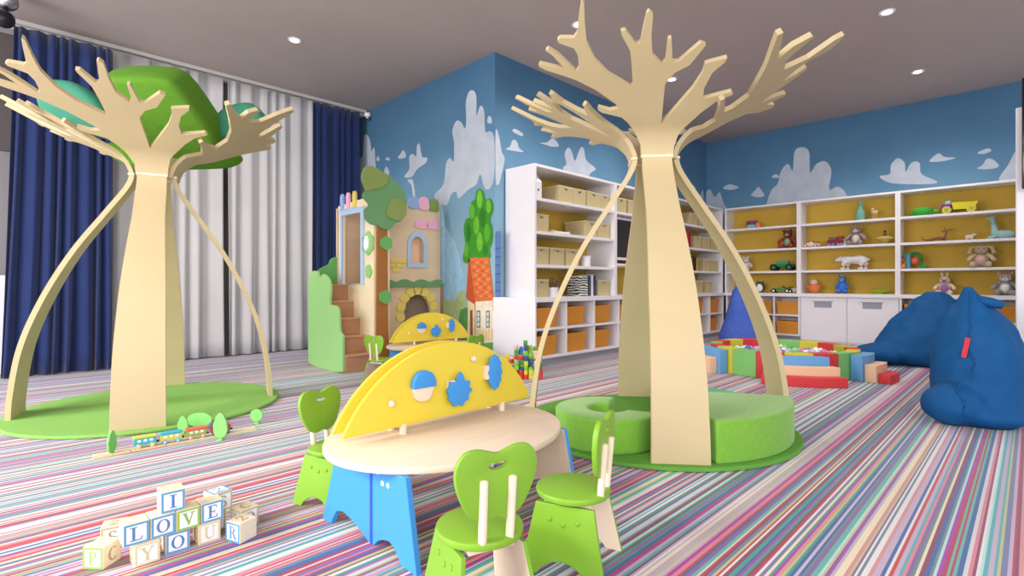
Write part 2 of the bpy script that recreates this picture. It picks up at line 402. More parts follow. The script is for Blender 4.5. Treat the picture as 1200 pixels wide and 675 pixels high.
ANT = [(-0.105, 0), (-0.112, 0.09), (-0.163, 0.194), (-0.217, 0.281), (-0.259, 0.326), (-0.389, 0.373), (-0.415, 0.396), (-0.411, 0.417), (-0.34, 0.39), (-0.283, 0.404), (-0.307, 0.44), (-0.44, 0.56), (-0.56, 0.639), (-0.641, 0.677), (-0.736, 0.718), (-0.777, 0.747), (-0.769, 0.764), (-0.631, 0.719), (-0.631, 0.731), (-0.694, 0.816), (-0.732, 0.85), (-0.717, 0.862), (-0.66, 0.819), (-0.562, 0.703), (-0.544, 0.721), (-0.551, 0.809), (-0.574, 0.858), (-0.657, 0.895), (-0.666, 0.911), (-0.652, 0.926), (-0.575, 0.922), (-0.559, 0.952), (-0.549, 1.067), (-0.542, 1.12), (-0.536, 1.134), (-0.527, 1.12), (-0.519, 1.0), (-0.505, 0.892), (-0.452, 0.774), (-0.372, 0.676), (-0.227, 0.569), (-0.219, 0.588), (-0.241, 0.729), (-0.261, 0.826), (-0.319, 0.929), (-0.324, 0.95), (-0.3, 0.953), (-0.233, 0.862), (-0.211, 0.877), (-0.206, 0.963), (-0.2, 1.047), (-0.189, 1.059), (-0.167, 1.037), (-0.157, 0.913), (-0.135, 0.798), (-0.072, 0.726), (-0.054, 0.751), (-0.064, 0.89), (-0.047, 0.894), (-0.013, 0.741), (0.018, 0.739), (0.116, 0.856), (0.147, 0.842), (0.087, 0.713), (0.011, 0.663), (-0.029, 0.582), (-0.005, 0.328), (0.002, 0.261), (0.08, 0.416), (0.142, 0.545), (0.173, 0.655), (0.171, 0.72), (0.284, 0.752), (0.281, 0.726), (0.227, 0.653), (0.207, 0.542), (0.219, 0.457), (0.374, 0.506), (0.39, 0.485), (0.304, 0.433), (0.232, 0.346), (0.127, 0.163), (0.108, 0.07), (0.105, 0)]
ANT_R2 = [(-0.105, 0), (-0.11, 0.1), (-0.12, 0.22), (-0.04, 0.31), (-0.06, 0.39), (-0.24, 0.39), (-0.49, 0.37), (-0.48, 0.4), (-0.15, 0.44), (-0.13, 0.5), (-0.2, 0.6), (-0.41, 0.61), (-0.62, 0.62), (-0.85, 0.605), (-1.06, 0.59), (-1.05, 0.62), (-0.87, 0.65), (-0.65, 0.68), (-0.73, 0.75), (-0.71, 0.86), (-0.67, 0.88), (-0.59, 0.8), (-0.53, 0.76), (-0.36, 0.79), (-0.29, 0.96), (-0.35, 1.1), (-0.34, 1.16), (-0.28, 1.17), (-0.18, 1.12), (-0.22, 0.98), (-0.19, 0.91), (-0.08, 0.83), (-0.08, 0.93), (-0.1, 1.0), (-0.03, 1.02), (0.05, 0.92), (0.1, 0.82), (0.17, 0.74), (0.2, 0.82), (0.33, 0.97), (0.4, 0.98), (0.32, 0.82), (0.49, 0.92), (0.57, 0.92), (0.44, 0.78), (0.26, 0.66), (0.2, 0.52), (0.18, 0.38), (0.16, 0.22), (0.112, 0.09), (0.105, 0)]
ANT_R1 = [(-0.105, 0), (-0.11, 0.1), (-0.12, 0.22), (-0.05, 0.33), (-0.17, 0.36), (-0.35, 0.38), (-0.36, 0.41), (-0.17, 0.42), (-0.06, 0.45), (-0.14, 0.56), (-0.34, 0.63), (-0.62, 0.67), (-0.89, 0.7), (-0.89, 0.73), (-0.72, 0.73), (-0.53, 0.74), (-0.59, 0.81), (-0.57, 0.88), (-0.52, 0.89), (-0.45, 0.79), (-0.38, 0.77), (-0.29, 0.86), (-0.3, 1.01), (-0.28, 1.14), (-0.21, 1.14), (-0.14, 0.99), (-0.08, 0.89), (0.03, 0.77), (0.08, 0.8), (0.0, 1.0), (0.07, 1.01), (0.19, 0.89), (0.22, 0.84), (0.36, 0.91), (0.42, 0.89), (0.37, 0.78), (0.51, 0.85), (0.57, 0.82), (0.44, 0.67), (0.37, 0.56), (0.28, 0.36), (0.16, 0.22), (0.112, 0.09), (0.105, 0)]
def tree(name, label, loc, ang, mdisc, antr):
    t = thing(name, label, 'play tree', loc, ang)
    b = nb(); lathe(b, [(.915, 0), (.93, .006), (.93, .018), (.922, .024)], n=72); obj('base_disc', b, mdisc, t)
    SL = arc(LEGC)
    hw = [(0, .158), (.5, .15), (1, .135), (1.3, .120), (1.6, .104), (SL[-1]+.01, .098)]
    def w(s):
        for a, c in zip(hw, hw[1:]):
            if a[0] <= s <= c[0]: return a[1]+(c[1]-a[1])*(s-a[0])/(c[0]-a[0])
        return .098
    ss = [SL[-1]*i/30 for i in range(31)]
    ss[0] = .024
    out = [(-w(s), s) for s in ss]+[(w(s), s) for s in ss[::-1]]
    leg = sheet(out, LEGC, .034, SL[-1], .04)
    bd = nb(); p, d = at_s(TOPC, arc(TOPC), 0.01)
    box(bd, (p[0]+.003, 0, p[1]), (.042, .212, .02), bev=.004)
    l0 = obj('leg_panel', leg, M_ply, t, 40); s0 = obj('strap', bd, M_band, t)
    bA = obj('branch_panel', sheet(ANT, TOPC, .030, 1.3, .035), M_ply, t, 40)
    bB = obj('branch_panel', sheet(antr, TOPC, .030, 1.3, .035), M_ply, t, 40)
    bB.rotation_euler = (0, 0, PI/2-math.radians(10))
    bC = obj('branch_panel', sheet([(u*(1 if q < .2 else max(.5, 1-(q-.2)*2.2)), q) for u, q in ANT], TOPC, .030, 1.3, .035), M_ply, t, 40)
    bC.rotation_euler = (0, 0, PI)
    for src, ks in ((l0, (1, 2, 3)), (s0, (1, 2, 3)), (bA, (3,))):
        for k in ks:
            c = src.copy(); COL.objects.link(c); c.rotation_euler = (0, 0, k*PI/2)
    return t
T1 = (*cam2w(-2.93, 4.26), 0); T2 = (*cam2w(1.0, 3.68), 0)
tree('wooden_play_tree', 'bent plywood play tree holding green canopy cushions, in front of the curtains', T1, math.radians(-106.5), M_disc, ANT_R1)
tree('wooden_play_tree', 'bent plywood play tree with green floor poufs at its foot, near the shelves', T2, math.radians(-140.6), M_disc2, ANT_R2)

# canopy cushions (leaf pads lying in the branches of the left tree)
def pad(name, label, pts, dep, th, m, bev, tilt=0):
    """cushion outline measured in metres around its middle, facing the room, thickness along depth"""
    P = [((x-600)/609*dep, 1+(333-y)/609*dep) for x, y in pts]
    cx = sum(p[0] for p in P)/len(P); cz = sum(p[1] for p in P)/len(P)
    Q = spline([(p[0]-cx, p[1]-cz) for p in P], 6)
    b = nb(); prism(b, Q, th, Matrix.Translation((0, 0, -th/2)))
    bmesh.ops.remove_doubles(b, verts=list(b.verts), dist=.0005)
    es = [e for e in b.edges if len(e.link_faces) == 2 and e.calc_face_angle(0) > .9 and abs(e.verts[0].co.z-e.verts[1].co.z) < 1e-5]
    bmesh.ops.bevel(b, geom=es, offset=bev, segments=6, affect='EDGES', profile=.5)
    M = Matrix(((1, 0, 0, 0), (0, 0, -1, 0), (0, 1, 0, 0), (0, 0, 0, 1)))
    _xf(b, list(b.verts), Matrix.Rotation(tilt, 4, 'X') @ M)
    o = obj(name, b, m, None, 60); X, Y = cam2w(cx, dep); o.location = (X, Y, cz); o.rotation_euler = (0, 0, -PI/4)
    return tag(o, label, 'cushion')
pad('canopy_cushion', 'large bright green leaf cushion resting in the middle of the left tree crown',
    [(142,100),(150,88),(184,83),(222,86),(236,98),(246,130),(251,158),(244,172),(214,190),(192,194),(176,188),(154,160),(146,130)], 4.55, .30, M_leaf, .055, .75)
pad('canopy_cushion', 'sea green leaf cushion behind the left bough of the left tree crown',
    [(54,104),(62,96),(90,98),(112,112),(128,130),(134,152),(120,162),(90,150),(62,140),(50,122)], 4.6, .2, M_teal, .07)
pad('canopy_cushion', 'dark sea green leaf cushion behind the right bough of the left tree crown',
    [(256,150),(258,136),(272,126),(294,122),(306,130),(312,142),(300,158),(280,166),(262,166),(254,160)], 4.75, .2, M_teal, .07)
pad('canopy_cushion', 'flat green leaf cushion low behind the waist of the left tree, showing under both boughs',
    [(128,172),(150,164),(200,160),(262,170),(282,184),(272,194),(250,197),(200,198),(160,196),(136,186)], 4.95, .16, mat('deep leaf fabric', (84,140,30), .95, .08, 20, bump=.25), .05)

# ------------------------------------------------------------------ poufs on the right tree's disc
def arcseat(cx, cy, r0, r1, a0, a1, z0, z1, bev, n=26, cap=True):
    a0, a1 = math.radians(a0), math.radians(a1)
    out = [(cx+r1*math.cos(a0+(a1-a0)*i/n), cy+r1*math.sin(a0+(a1-a0)*i/n)) for i in range(n+1)]
    inn = [(cx+r0*math.cos(a1+(a0-a1)*i/n), cy+r0*math.sin(a1+(a0-a1)*i/n)) for i in range(n+1)]
    b = nb(); prism(b, out+inn, z1-z0, Matrix.Translation((0, 0, z0)))
    es = [e for e in b.edges if len(e.link_faces) == 2 and e.calc_face_angle(0) > .35]
    bmesh.ops.bevel(b, geom=es, offset=bev, segments=5, affect='EDGES', profile=.5, clamp_overlap=True)
    return b
def pouf(label, c, r0, r1, a0, a1, h, m=M_pouf, group=None, bev=.035):
    t = thing('floor_pouf', label, 'pouf', (c[0], c[1], .024))
    obj('cushion_body', arcseat(0, 0, r0, r1, a0, a1, 0, h, bev), m, t, 60)
    b = nb(); q = []
    A0, A1 = math.radians(a0+6), math.radians(a1-6)
    tube(b, [((r1-.012)*math.cos(A0+(A1-A0)*i/30), (r1-.012)*math.sin(A0+(A1-A0)*i/30), h-.02) for i in range(31)], .0055, 6)
    obj('piping', b, m, t, 60)
    return t
ca = lambda a: a-45          # camera-plane angle -> room angle
# crescent pouf on the left, opening to the back right
c = cam2w(.60, 3.28)
pouf('green crescent shaped floor pouf on the left of the right tree, opening towards the trunk', c, .12, .325, ca(70), ca(360-25), .20, bev=.045)
# wide segment pouf on the right
pouf('wide rounded green floor pouf on the right of the right tree', (T2[0], T2[1]), .30, .88, ca(-83), ca(-14), .235, bev=.04)
pouf('flat sea green floor pouf behind the right tree trunk', (T2[0], T2[1]), .40, .86, ca(18), ca(72), .13, mat('pale sea green fabric', (110, 190, 150), .95, .06, 30, bump=.2), bev=.03)

# ------------------------------------------------------------------ play table with puzzle boards
def two_face(o, axis, inner_sign, mat2):
    """inner faces of a panel get the second material"""
    o.data.materials.append(mat2)
    for p in o.data.polygons:
        if p.normal[axis]*inner_sign > .7: p.material_index = 1
def leaf_shape(n, spikes, r, depth=.25, sq=1.0):
    pts = []
    for i in range(n):
        a = 2*PI*i/n; k = 1+depth*math.cos(spikes*a)+.08*math.sin(3*a+1)
        pts.append((r*k*math.cos(a), sq*r*k*math.sin(a)))
    return pts
def make_table(name, label, loc, rz=0, s=1):
    t = thing(name, label, 'table', loc, rz, s=s)
    b = nb(); n = 64
    el = [(.565*math.cos(2*PI*i/n), .455*math.sin(2*PI*i/n)) for i in range(n)]
    prism(b, el, .028, Matrix.Translation((0, 0, .317)), bev=.007); obj('table_top', b, M_birch, t, 40)
    for sx in (-1, 1):
        # two sloping panels per end, hinged on a darker strip
        for sy, P in ((1, [(0,0),(.02,0),(.07,.028),(.13,.055),(.19,.07),(.235,.06),(.262,.022),(.27,0),(.335,0),(.245,.317),(0,.317)]),
                      (-1, [(0,0),(.02,0),(.05,.028),(.09,.045),(.13,.055),(.165,.045),(.20,.015),(.215,0),(.315,0),(.245,.317),(0,.317)])):
            pts = [(-.075+sy*p[0], p[1]) for p in P]
            if sy < 0: pts = pts[::-1]
            b = nb(); prism(b, pts, .024, mx(-.012), bev=.003)
            for v in b.verts:
                v.co.x += sx*(.43+(.12*max(0, v.co.y+.075)*(1-v.co.z) if sy > 0 else .03*(-.075-v.co.y)))
            o = obj('leg_panel', b, M_blue, t); two_face(o, 0, -sx, M_birch)
        b = nb(); bx(b, sx*.43-.015, sx*.43+.015, -.083, -.067, 0.003, .317); obj('hinge_strip', b, M_dblue, t)
        b = nb()
        for (y, z) in ((.03, .296), (.10, .296), (-.125, .29), (-.16, .255), (-.20, .258)):
            sph(b, (sx*(.444+max(0, y+.075)*.085), y, z), (.006, .011, .011), 10)
        obj('bolt_caps', b, M_white, t, 60)
    b = nb(); bx(b, -.44, .44, -.012, .012, .26, .317); obj('cross_rail', b, M_birch, t)
    # two half-round yellow boards over the middle
    R = .61; hc = .545; sag = .345
    cz = .38+sag-R; a = math.asin(hc/R)
    a0 = math.acos(max(-1, min(1, (.38-cz)/R)))
    out = [(R*math.sin(-a0+2*a0*i/40), cz+R*math.cos(-a0+2*a0*i/40)) for i in range(41)]
    for y in (.075, .165):
        b = nb(); prism(b, out, .020, my(y+.010)@Matrix.Translation((.06, 0, 0)), bev=.004); obj('puzzle_board', b, M_yel, t, 30)
    for x in (-.22, .38):
        for y in (.075, .165):
            b = nb(); cyl(b, (x+.02, y, .345), (x+.02, y, .39), .016); obj('board_peg', b, M_beech, t, 40)
    for x in (-.33, .13, .28):
        b = nb(); cyl(b, (x+.06, .07, .62 if x == .13 else .5), (x+.06, .17, .62 if x == .13 else .5), .011); obj('spacer_rod', b, M_beech, t, 40)
    for x, z in ((-.27, .49), (.19, .635)):
        b = nb(); sph(b, (x, .055, z), .016, 12); obj('knob', b, M_beech, t, 60)
    fy = .045
    def piece(nm, pts, m, x, z, thick=.014, y=fy, par=t):
        b = nb(); prism(b, pts, thick, Matrix.Translation((x, y, z)) @ Matrix(((1,0,0,0),(0,0,-1,0),(0,1,0,0),(0,0,0,1))), bev=.002)
        return obj(nm, b, m, par, 30)
    # mushroom
    cap = [(.060*math.cos(a), .064*math.sin(a)) for a in [PI*i/16 for i in range(17)]]
    cap = [(.058, -.012)]+cap+[(-.058, -.012)]
    mb = piece('mushroom_stem', spline([(-.046,.0),(-.046,-.045),(-.025,-.068),(.02,-.068),(.042,-.045),(.046,.0)], 4), M_beech, -.115, .55, .03, .065)
    piece('mushroom_cap', cap, M_blue, -.115, .552, .03, .056)
    b = nb(); box(b, (.045, .05, .525), (.03, .03, .05), bev=.003); obj('leaf_mount', b, M_beech, t)
    piece('maple_leaf', spline([(.076*q*math.cos(a), .074*q*math.sin(a)) for a, q in [(i*PI/10-.1, q) for i, q in enumerate((1.05,.80,1.0,.72,.86,1.18,.85,.66,.98,.86,1.0,.82,.98,.9,1.05,.86,1.06,.88,1.0,.8))]], 2), M_blue, .085, .498)
    b = nb(); box(b, (.275, .05, .56), (.036, .03, .07), bev=.003); obj('leaf_mount', b, M_beech, t)
    piece('oak_leaf', [((.042 if i % 3 else .050)*math.cos(i*PI/18), .085*(1 if i % 3 else 1.06)*math.sin(i*PI/18)) for i in range(36)], M_blue, .315, .558)
    return t
TB = (1.475, 1.875, 0)
tab = make_table('play_table', 'oval kids table with blue legs and two yellow puzzle boards, in the foreground', TB)
dup(tab, (3.55, 4.85, 0), math.radians(-7), 'oval kids table with yellow puzzle boards near the castle, half hidden by the front table', .92)

# ------------------------------------------------------------------ kids chairs
def make_chair(label, loc, rz):
    t = thing('kids_chair', label, 'chair', loc, rz, 'green kids chairs around the tables')
    b = nb(); n = 48
    prism(b, [(.134*math.cos(2*PI*i/n), .134*math.sin(2*PI*i/n)) for i in range(n)], .024, Matrix.Translation((0, 0, .246)), bev=.007)
    obj('seat', b, M_cgreen, t, 40)
    b = nb(); box(b, (0, 0, .234), (.15, .17, .024), bev=.003); obj('seat_rail', b, M_beech, t)
    pts = [(-.150,0),(-.09,0),(-.075,.022),(-.04,.046),(0,.054),(.04,.046),(.075,.022),(.09,0),(.150,0),(.105,.235),(-.105,.235)]
    for sx in (-1, 1):
        b = nb(); prism(b, pts, .016, mx(-.008), bev=.003)
        _xf(b, list(b.verts), Matrix.Translation((sx*.098, 0, 0)) @ Matrix.Shear('XY', 4, (0, 0)) )
        for v in b.verts: v.co.x += sx*.035*(1-v.co.z/.235)
        o = obj('side_panel', b, M_cgreen, t); two_face(o, 0, -sx, M_beech)
        b = nb()
        for y, z in ((-.05, .185), (0, .172), (.05, .185)): sph(b, (sx*(.107+.035*(1-z/.235)), y, z), (.004, .009, .009), 10)
        obj('bolt_caps', b, M_cgreen, o if False else t, 60)
        b = nb(); cyl(b, (sx*.044, -.112, .262), (sx*.046, -.128, .445), .0125, n=18); sph(b, (sx*.046, -.128, .445), (.0125, .0125, .005), 12)
        obj('back_dowel', b, M_beech, t, 50)
    hp = [(0,.186),(.030,.194),(.064,.203),(.100,.198),(.124,.172),(.131,.134),(.122,.088),(.104,.046),(.082,.012),(.056,-.004),(.026,-.010),(0,-.001)]
    hp = hp+[(-x, y) for x, y in hp[::-1][1:-1]]
    hole = spline([(-.028,.148),(-.018,.158),(0,.154),(.018,.160),(.028,.150),(.014,.142),(-.012,.140)], 4)
    b = nb(); prism(b, spline(hp, 5), .020, Matrix.Translation((0, -.095, .333)) @ Matrix(((1,0,0,0),(0,0,-1,0),(0,1,0,0),(0,0,0,1))), holes=[hole], bev=.005)
    for v in b.verts: v.co.y -= (v.co.z-.333)*.07
    obj('backrest', b, M_cgreen, t, 40)
    return t
# local +Y is the way the sitter faces
def face(dx, dy): return math.atan2(-dx, dy)
ch = make_chair('green heart backed kids chair closest to the camera, its back to us', (1.055, 1.195, 0), face(.28, .95))
dup(ch, (1.492, 1.178, 0), face(-.36, .93), 'green heart backed kids chair on the right of the front table, seen edge on')
dup(ch, (1.135, 2.29, 0), face(.30, -.95), 'green heart backed kids chair behind the left end of the front table', .94)
dup(ch, (2.78, 4.66, 0), face(.93, .36), 'small green kids chair at the left end of the table by the castle', .92)
dup(ch, (3.42, 4.05, 0), face(-.1, 1), 'small green kids chair at the near side of the table by the castle', .92)

# ------------------------------------------------------------------ letter blocks
M_lb = mat('letter block wood', (240, 226, 196), .5, .06, 20)
M_paper = mat('block white face', (244, 244, 250), .5)
LB = {'b': mat('block blue print', (96, 164, 210), .5), 'g': mat('block green print', (150, 196, 80), .5), 'y': mat('block straw print', (226, 216, 170), .5), 't': mat('block tan print', (200, 184, 150), .5)}
LW = {'b': mat('letter slate blue', (88, 136, 186), .5), 'g': mat('letter green', (150, 188, 84), .5), 'y': mat('letter straw', (214, 204, 150), .5), 't': mat('letter tan', (180, 160, 124), .5)}
def rect(x0, x1, y0, y1): return [(x0, y0), (x1, y0), (x1, y1), (x0, y1)]
def ell(cx, cy, rx, ry, a0=0, a1=360, n=24): return [(cx+rx*math.cos(math.radians(a0+(a1-a0)*i/n)), cy+ry*math.sin(math.radians(a0+(a1-a0)*i/n))) for i in range(n+1)]
def ring(cx, cy, rx, ry, ix, iy, a0=0, a1=360):
    return [ell(cx, cy, rx, ry, a0, a1)+ell(cx, cy, ix, iy, a1, a0)]
GL = {
 'I': [rect(-.06,.06,-.3,.3), rect(-.15,.15,.27,.31), rect(-.15,.15,-.31,-.27)],
 'L': [rect(-.16,-.05,-.3,.3), rect(-.24,.03,.27,.31), rect(-.24,.2,-.31,-.265), [(.14,-.31),(.2,-.31),(.23,-.13),(.2,-.13)]],
 'O': [ell(0,0,.27,.31,0,180)+ell(0,0,.16,.27,180,0), ell(0,0,.27,.31,180,360)+ell(0,0,.16,.27,360,180)],
 'V': [[(-.22,.29),(-.1,.29),(.05,-.15),(.0,-.31)], [(.15,.29),(.2,.29),(.03,-.31),(-.01,-.25)], rect(-.28,-.04,.27,.31), rect(.07,.28,.27,.31)],
 'E': [rect(-.15,-.04,-.3,.3), rect(-.22,.18,.265,.31), rect(-.22,.2,-.31,-.265), rect(-.04,.1,-.02,.02), rect(.08,.11,-.08,.08), [(.14,.31),(.18,.31),(.19,.17),(.165,.17)], [(.15,-.31),(.2,-.31),(.23,-.15),(.2,-.15)]],
 'Y': [[(-.24,.29),(-.12,.29),(.05,-.02),(-.05,-.02)], [(.17,.29),(.22,.29),(.04,-.02),(.0,.02)], rect(-.05,.05,-.3,.0), rect(-.28,-.06,.27,.31), rect(.1,.28,.27,.31), rect(-.12,.12,-.31,-.275)],
 'U': [rect(-.2,-.1,-.05,.3), rect(.15,.185,-.05,.3), ell(-.008,-.05,.193,.26,180,360)+ell(.025,-.05,.125,.205,360,180), rect(-.27,-.03,.27,.31), rect(.08,.26,.27,.31)],
 'P': [rect(-.14,-.04,-.3,.3), rect(-.21,.04,-.31,-.275), rect(-.21,.0,.27,.31), ell(.0,.14,.2,.17,-90,90)+ell(-.0,.14,.1,.13,90,-90), rect(-.06,.02,.27,.31), rect(-.06,.02,-.03,.01)],
 'R': [rect(-.17,-.07,-.3,.3), rect(-.24,.0,-.31,-.275), rect(-.24,-.02,.27,.31), ell(-.03,.15,.2,.16,-90,90)+ell(-.03,.15,.1,.12,90,-90), rect(-.09,0,.27,.31), rect(-.09,0,-.01,.03), [(-.02,.0),(.08,.0),(.27,-.29),(.15,-.29)], rect(.15,.3,-.31,-.28)],
 'S': [ell(0,.14,.17,.16,20,270)+ell(0,.14,.08,.11,270,20), ell(0,-.14,.18,.17,-160,90)+ell(0,-.14,.09,.12,90,-160)],
 'C': [ell(.02,0,.25,.3,45,315)+ell(.04,0,.15,.26,315,45)],
 '2': [ell(0,.14,.17,.16,-40,180)+ell(0,.14,.09,.12,180,-40), [(.05,.02),(.13,.05),(-.08,-.24),(-.18,-.28)], rect(-.19,.19,-.31,-.23)],
}
BS = .078
def letter_block(x, y, z, rz, front, fc, side=None, top=None, label=''):
    t = thing('letter_block', label, 'toy block', (x, y, z), rz, 'wooden letter blocks on the carpet')
    b = nb(); box(b, (0, 0, BS/2), (BS, BS, BS), bev=.003); obj('block', b, M_lb, t)
    def facef(M, ch, fc, full=True):
        h = BS/2
        if full:
            b = nb(); o = .94*h; i = .76*h
            prism(b, rect(-o, o, -o, o), .0008, M, holes=[rect(-i, i, -i, i)]); fr = obj('face_border', b, LB[fc], t)
            b = nb(); prism(b, rect(-i, i, -i, i), .0006, M); obj('face_panel', b, M_paper, t)
        b = nb()
        for k, poly in enumerate(GL[ch]): prism(b, [(p[0]*BS, p[1]*BS) for p in poly], .0009+.00005*k, M)
        obj('letter', b, LW[fc], t)
    F = Matrix(((1,0,0,0),(0,0,-1,-BS/2),(0,1,0,BS/2),(0,0,0,1)))
    Lf = Matrix.Rotation(-PI/2, 4, 'Z') @ F        # the -X face
    Rf = Matrix.Rotation(PI/2, 4, 'Z') @ F
    Tp = Matrix.Translation((0, 0, BS))
    if front: facef(F, front, fc)
    if side:
        which, chs, fcs, full = side; facef({'l': Lf, 'r': Rf}[which], chs, fcs, full)
    if top: facef(Tp, top[0], top[1], top[2])
    return t
h = BS/2; ry = 2.232+h
def rowx(px, py, z): return onZ(px, py, z)
x0 = .352
letter_block(x0+h, ry, 0, .02, 'Y', 'y', ('l', 'S', 't', False), label='wooden letter block with pale letter Y in the bottom row')
letter_block(.452+h, ry+.02, 0, -.03, 'O', 'b', label='blue framed letter O block in the bottom row')
letter_block(.556+h, ry+.018, 0, 0, 'U', 'y', ('l', 'C', 't', False), label='wooden letter block with pale letter U in the bottom row')
letter_block(.322+h, ry+.008, BS, .0, 'L', 'b', label='blue framed letter L block in the second row')
letter_block(.402+h, ry+.012, BS, .03, 'O', 'b', label='blue framed letter O block in the second row under the I block')
letter_block(.4835+h, ry+.012, BS, .0, 'V', 'g', label='green framed letter V block')
letter_block(.565+h, ry+.018, BS, .02, 'E', 'b', label='blue framed letter E block')
letter_block(.437+h, ry+.02, 2*BS, -.04, 'I', 'b', label='blue framed letter I block on the very top of the heap')
letter_block(.693, 2.20, 0, math.radians(22), None, 'b', ('l', 'R', 'b', True), ('2', 't', False), label='block with a blue letter R on its left face, at the right end')
letter_block(.278, 2.352, 0, math.radians(-49), 'P', 'g', ('r', 'C', 't', False), label='green framed letter P block standing alone at the left end')
letter_block(.335, 2.51, 0, math.radians(-15), 'S', 't', None, ('2', 't', False), label='plain beige letter block behind the P block')
letter_block(.505, 2.45, 0, math.radians(10), 'C', 't', None, ('S', 't', False), label='plain beige letter block on the carpet behind the second row')
letter_block(.500, 2.42, BS, math.radians(-5), 'C', 't', None, None, label='plain beige letter block stacked second behind the I block')
letter_block(.635, 2.37, 0, math.radians(5), 'S', 't', None, None, label='plain beige letter block low behind the U block')
letter_block(.655, 2.36, BS, math.radians(12), 'S', 't', None, ('2', 'b', True), label='letter block with a blue framed face on top, behind the E block')
letter_block(.742, 2.315, 0, math.radians(12), 'O', 't', ('l', 'I', 'y', True), ('C', 't', False), label='beige letter block just behind the R block')

# ------------------------------------------------------------------ toy train, track and flat trees
M_track = mat('track wood', (236, 216, 178), .5, .05, 20)
tt = thing('train_track', 'pale wooden toy railway track on the carpet in front of the left tree', 'toy track', (.88, 3.80, 0), math.radians(-3))
for k in range(5):
    b = nb(); x = -.47+k*.175
    prism(b, rect(x, x+.172, -.03, .03), .012, bev=.002); obj('track_piece', b, M_track, tt)
    b = nb(); bx(b, x+.002, x+.170, -.020, -.014, .0118, .0128); bx(b, x+.002, x+.170, .014, .020, .0118, .0128); obj('groove', b, mat('groove tan', (190,164,120), .7), tt)
def wagon(x, label, body, roof, wheel, L=.115, engine=False):
    t = thing('toy_train_engine' if engine else 'toy_train_wagon', label, 'toy train', (.88+x*math.cos(-.052), 3.80+x*math.sin(-.052), .0128), math.radians(-3), 'toy train on the track')
    b = nb(); box(b, (0, 0, .036), (L, .045, .038), bev=.004); obj('wagon_body', b, body, t)
    if engine:
        b = nb(); cyl(b, (-.02, 0, .048), (.05, 0, .048), .022, n=20); obj('boiler', b, body, t, 40)
        b = nb(); cyl(b, (.03, 0, .06), (.03, 0, .092), .008, .011); obj('chimney', b, roof, t, 40)
        b = nb(); box(b, (-.038, 0, .066), (.04, .05, .03), bev=.003); obj('cab', b, roof, t)
    else:
        b = nb(); box(b, (0, 0, .062), (L+.004, .052, .014), bev=.005); obj('wagon_roof', b, roof, t)
        b = nb()
        for q in (-.03, 0, .03): bx(b, q-.009, q+.009, -.0235, -.0225, .036, .05)
        obj('window_marks', b, M_paper, t)
    for sx in (-1, 1):
        b = nb()
        for sy in (-1, 1): cyl(b, (sx*L*.3, sy*.022, .0125), (sx*L*.3, sy*.030, .0125), .0125, n=18)
        w = obj('wheel_pair', b, wheel, t, 40)
        b = nb()
        for sy in (-1, 1): sph(b, (sx*L*.3, sy*.030, .0125), .005, 8)
        obj('hub', b, M_paper, w, 60)
    b = nb(); cyl(b, (L/2, 0, .022), (L/2+.016, 0, .022), .006, n=10); obj('coupling', b, M_dark, t, 40)
C_ = lambda n, c: mat(n, c, .4)
wagon(-.225, 'teal blue toy wagon with a lime roof, last of the train', C_('toy teal', (70,180,205)), C_('toy lime', (190,214,90)), C_('toy cream', (236,214,130)))
wagon(-.092, 'yellow toy wagon with a teal roof, second from the left', C_('toy yellow', (214,206,92)), C_('toy teal2', (60,176,200)), C_('toy aqua', (110,190,220)))
wagon(.045, 'green toy wagon with a red roof, third from the left', C_('toy moss', (160,180,84)), C_('toy coral', (224,104,90)), C_('toy rose', (232,160,160)))
wagon(.185, 'red toy engine half hidden behind a flat green tree', C_('toy red', (196,80,92)), C_('toy plum', (120,80,100)), C_('toy dark', (60,66,86)), engine=True)
M_ft = mat('flat tree green', (126, 202, 108), .6)
def flat_tree(x, y, h, w, rz, kind, label):
    t = thing('toy_tree', label, 'toy tree', (x, y, 0), rz, 'flat green toy trees by the train')
    if kind == 'round': P = [(w*.5*math.cos(a*PI/9)*(1+.06*(a % 2)), h*.58+h*.42*math.sin(a*PI/9)) for a in range(18)]
    else: P = [(w*.5*math.cos(a*PI/9)*(1+.1*(a % 2))*(1-.25*math.sin(a*PI/9)), h*.54+h*.46*math.sin(a*PI/9)) for a in range(18)]
    b = nb(); prism(b, spline(P, 3), .012, my(.006), bev=.002); obj('tree_crown', b, M_ft, t)
    b = nb(); box(b, (0, 0, h*.06), (w*.22, .012, h*.12)); box(b, (0, 0, .004), (w*.5, .035, .008), bev=.002); obj('tree_stem', b, M_ft, t)
flat_tree(.495, 3.83-.02, .145, .06, math.radians(45), 'tall', 'narrow flat green toy tree seen edge on at the left end of the track')
flat_tree(.905, 4.03, .115, .06, math.radians(-35), 'tall', 'small pointed flat green toy tree behind the second wagon')
flat_tree(1.01, 4.05, .115, .16, math.radians(-40), 'round', 'wide round flat green toy tree behind the train')
flat_tree(1.035, 3.68, .175, .085, math.radians(-45), 'tall', 'tall flat green toy tree in front of the red engine')
flat_tree(1.34, 3.93, .105, .085, math.radians(-40), 'round', 'round flat green toy tree at the right end of the track')

# ------------------------------------------------------------------ play castle
cs = thing('play_castle', 'plywood play castle with stairs, hedge panels and a flat tree, against the mural wall', 'play castle', (0, 0, 0))
XT, YF, YG_ = 3.13, 5.40, 5.74
def cyw(px, py, y): return onY(px, py, y)
def cxw(px, py, x): return onX(px, py, x)
def cpart(nm, pts, fn, M, t, m, holes=(), sm=0, bev=0):
    q = [fn(*p) for p in pts]; q = spline(q, sm) if sm else q
    hh = [[fn(*p) for p in hl] for hl in holes]
    b = nb(); prism(b, q, t, M, holes=hh, bev=bev); return obj(nm, b, m, cs)
fxT = lambda px, py: onX(px, py, XT)
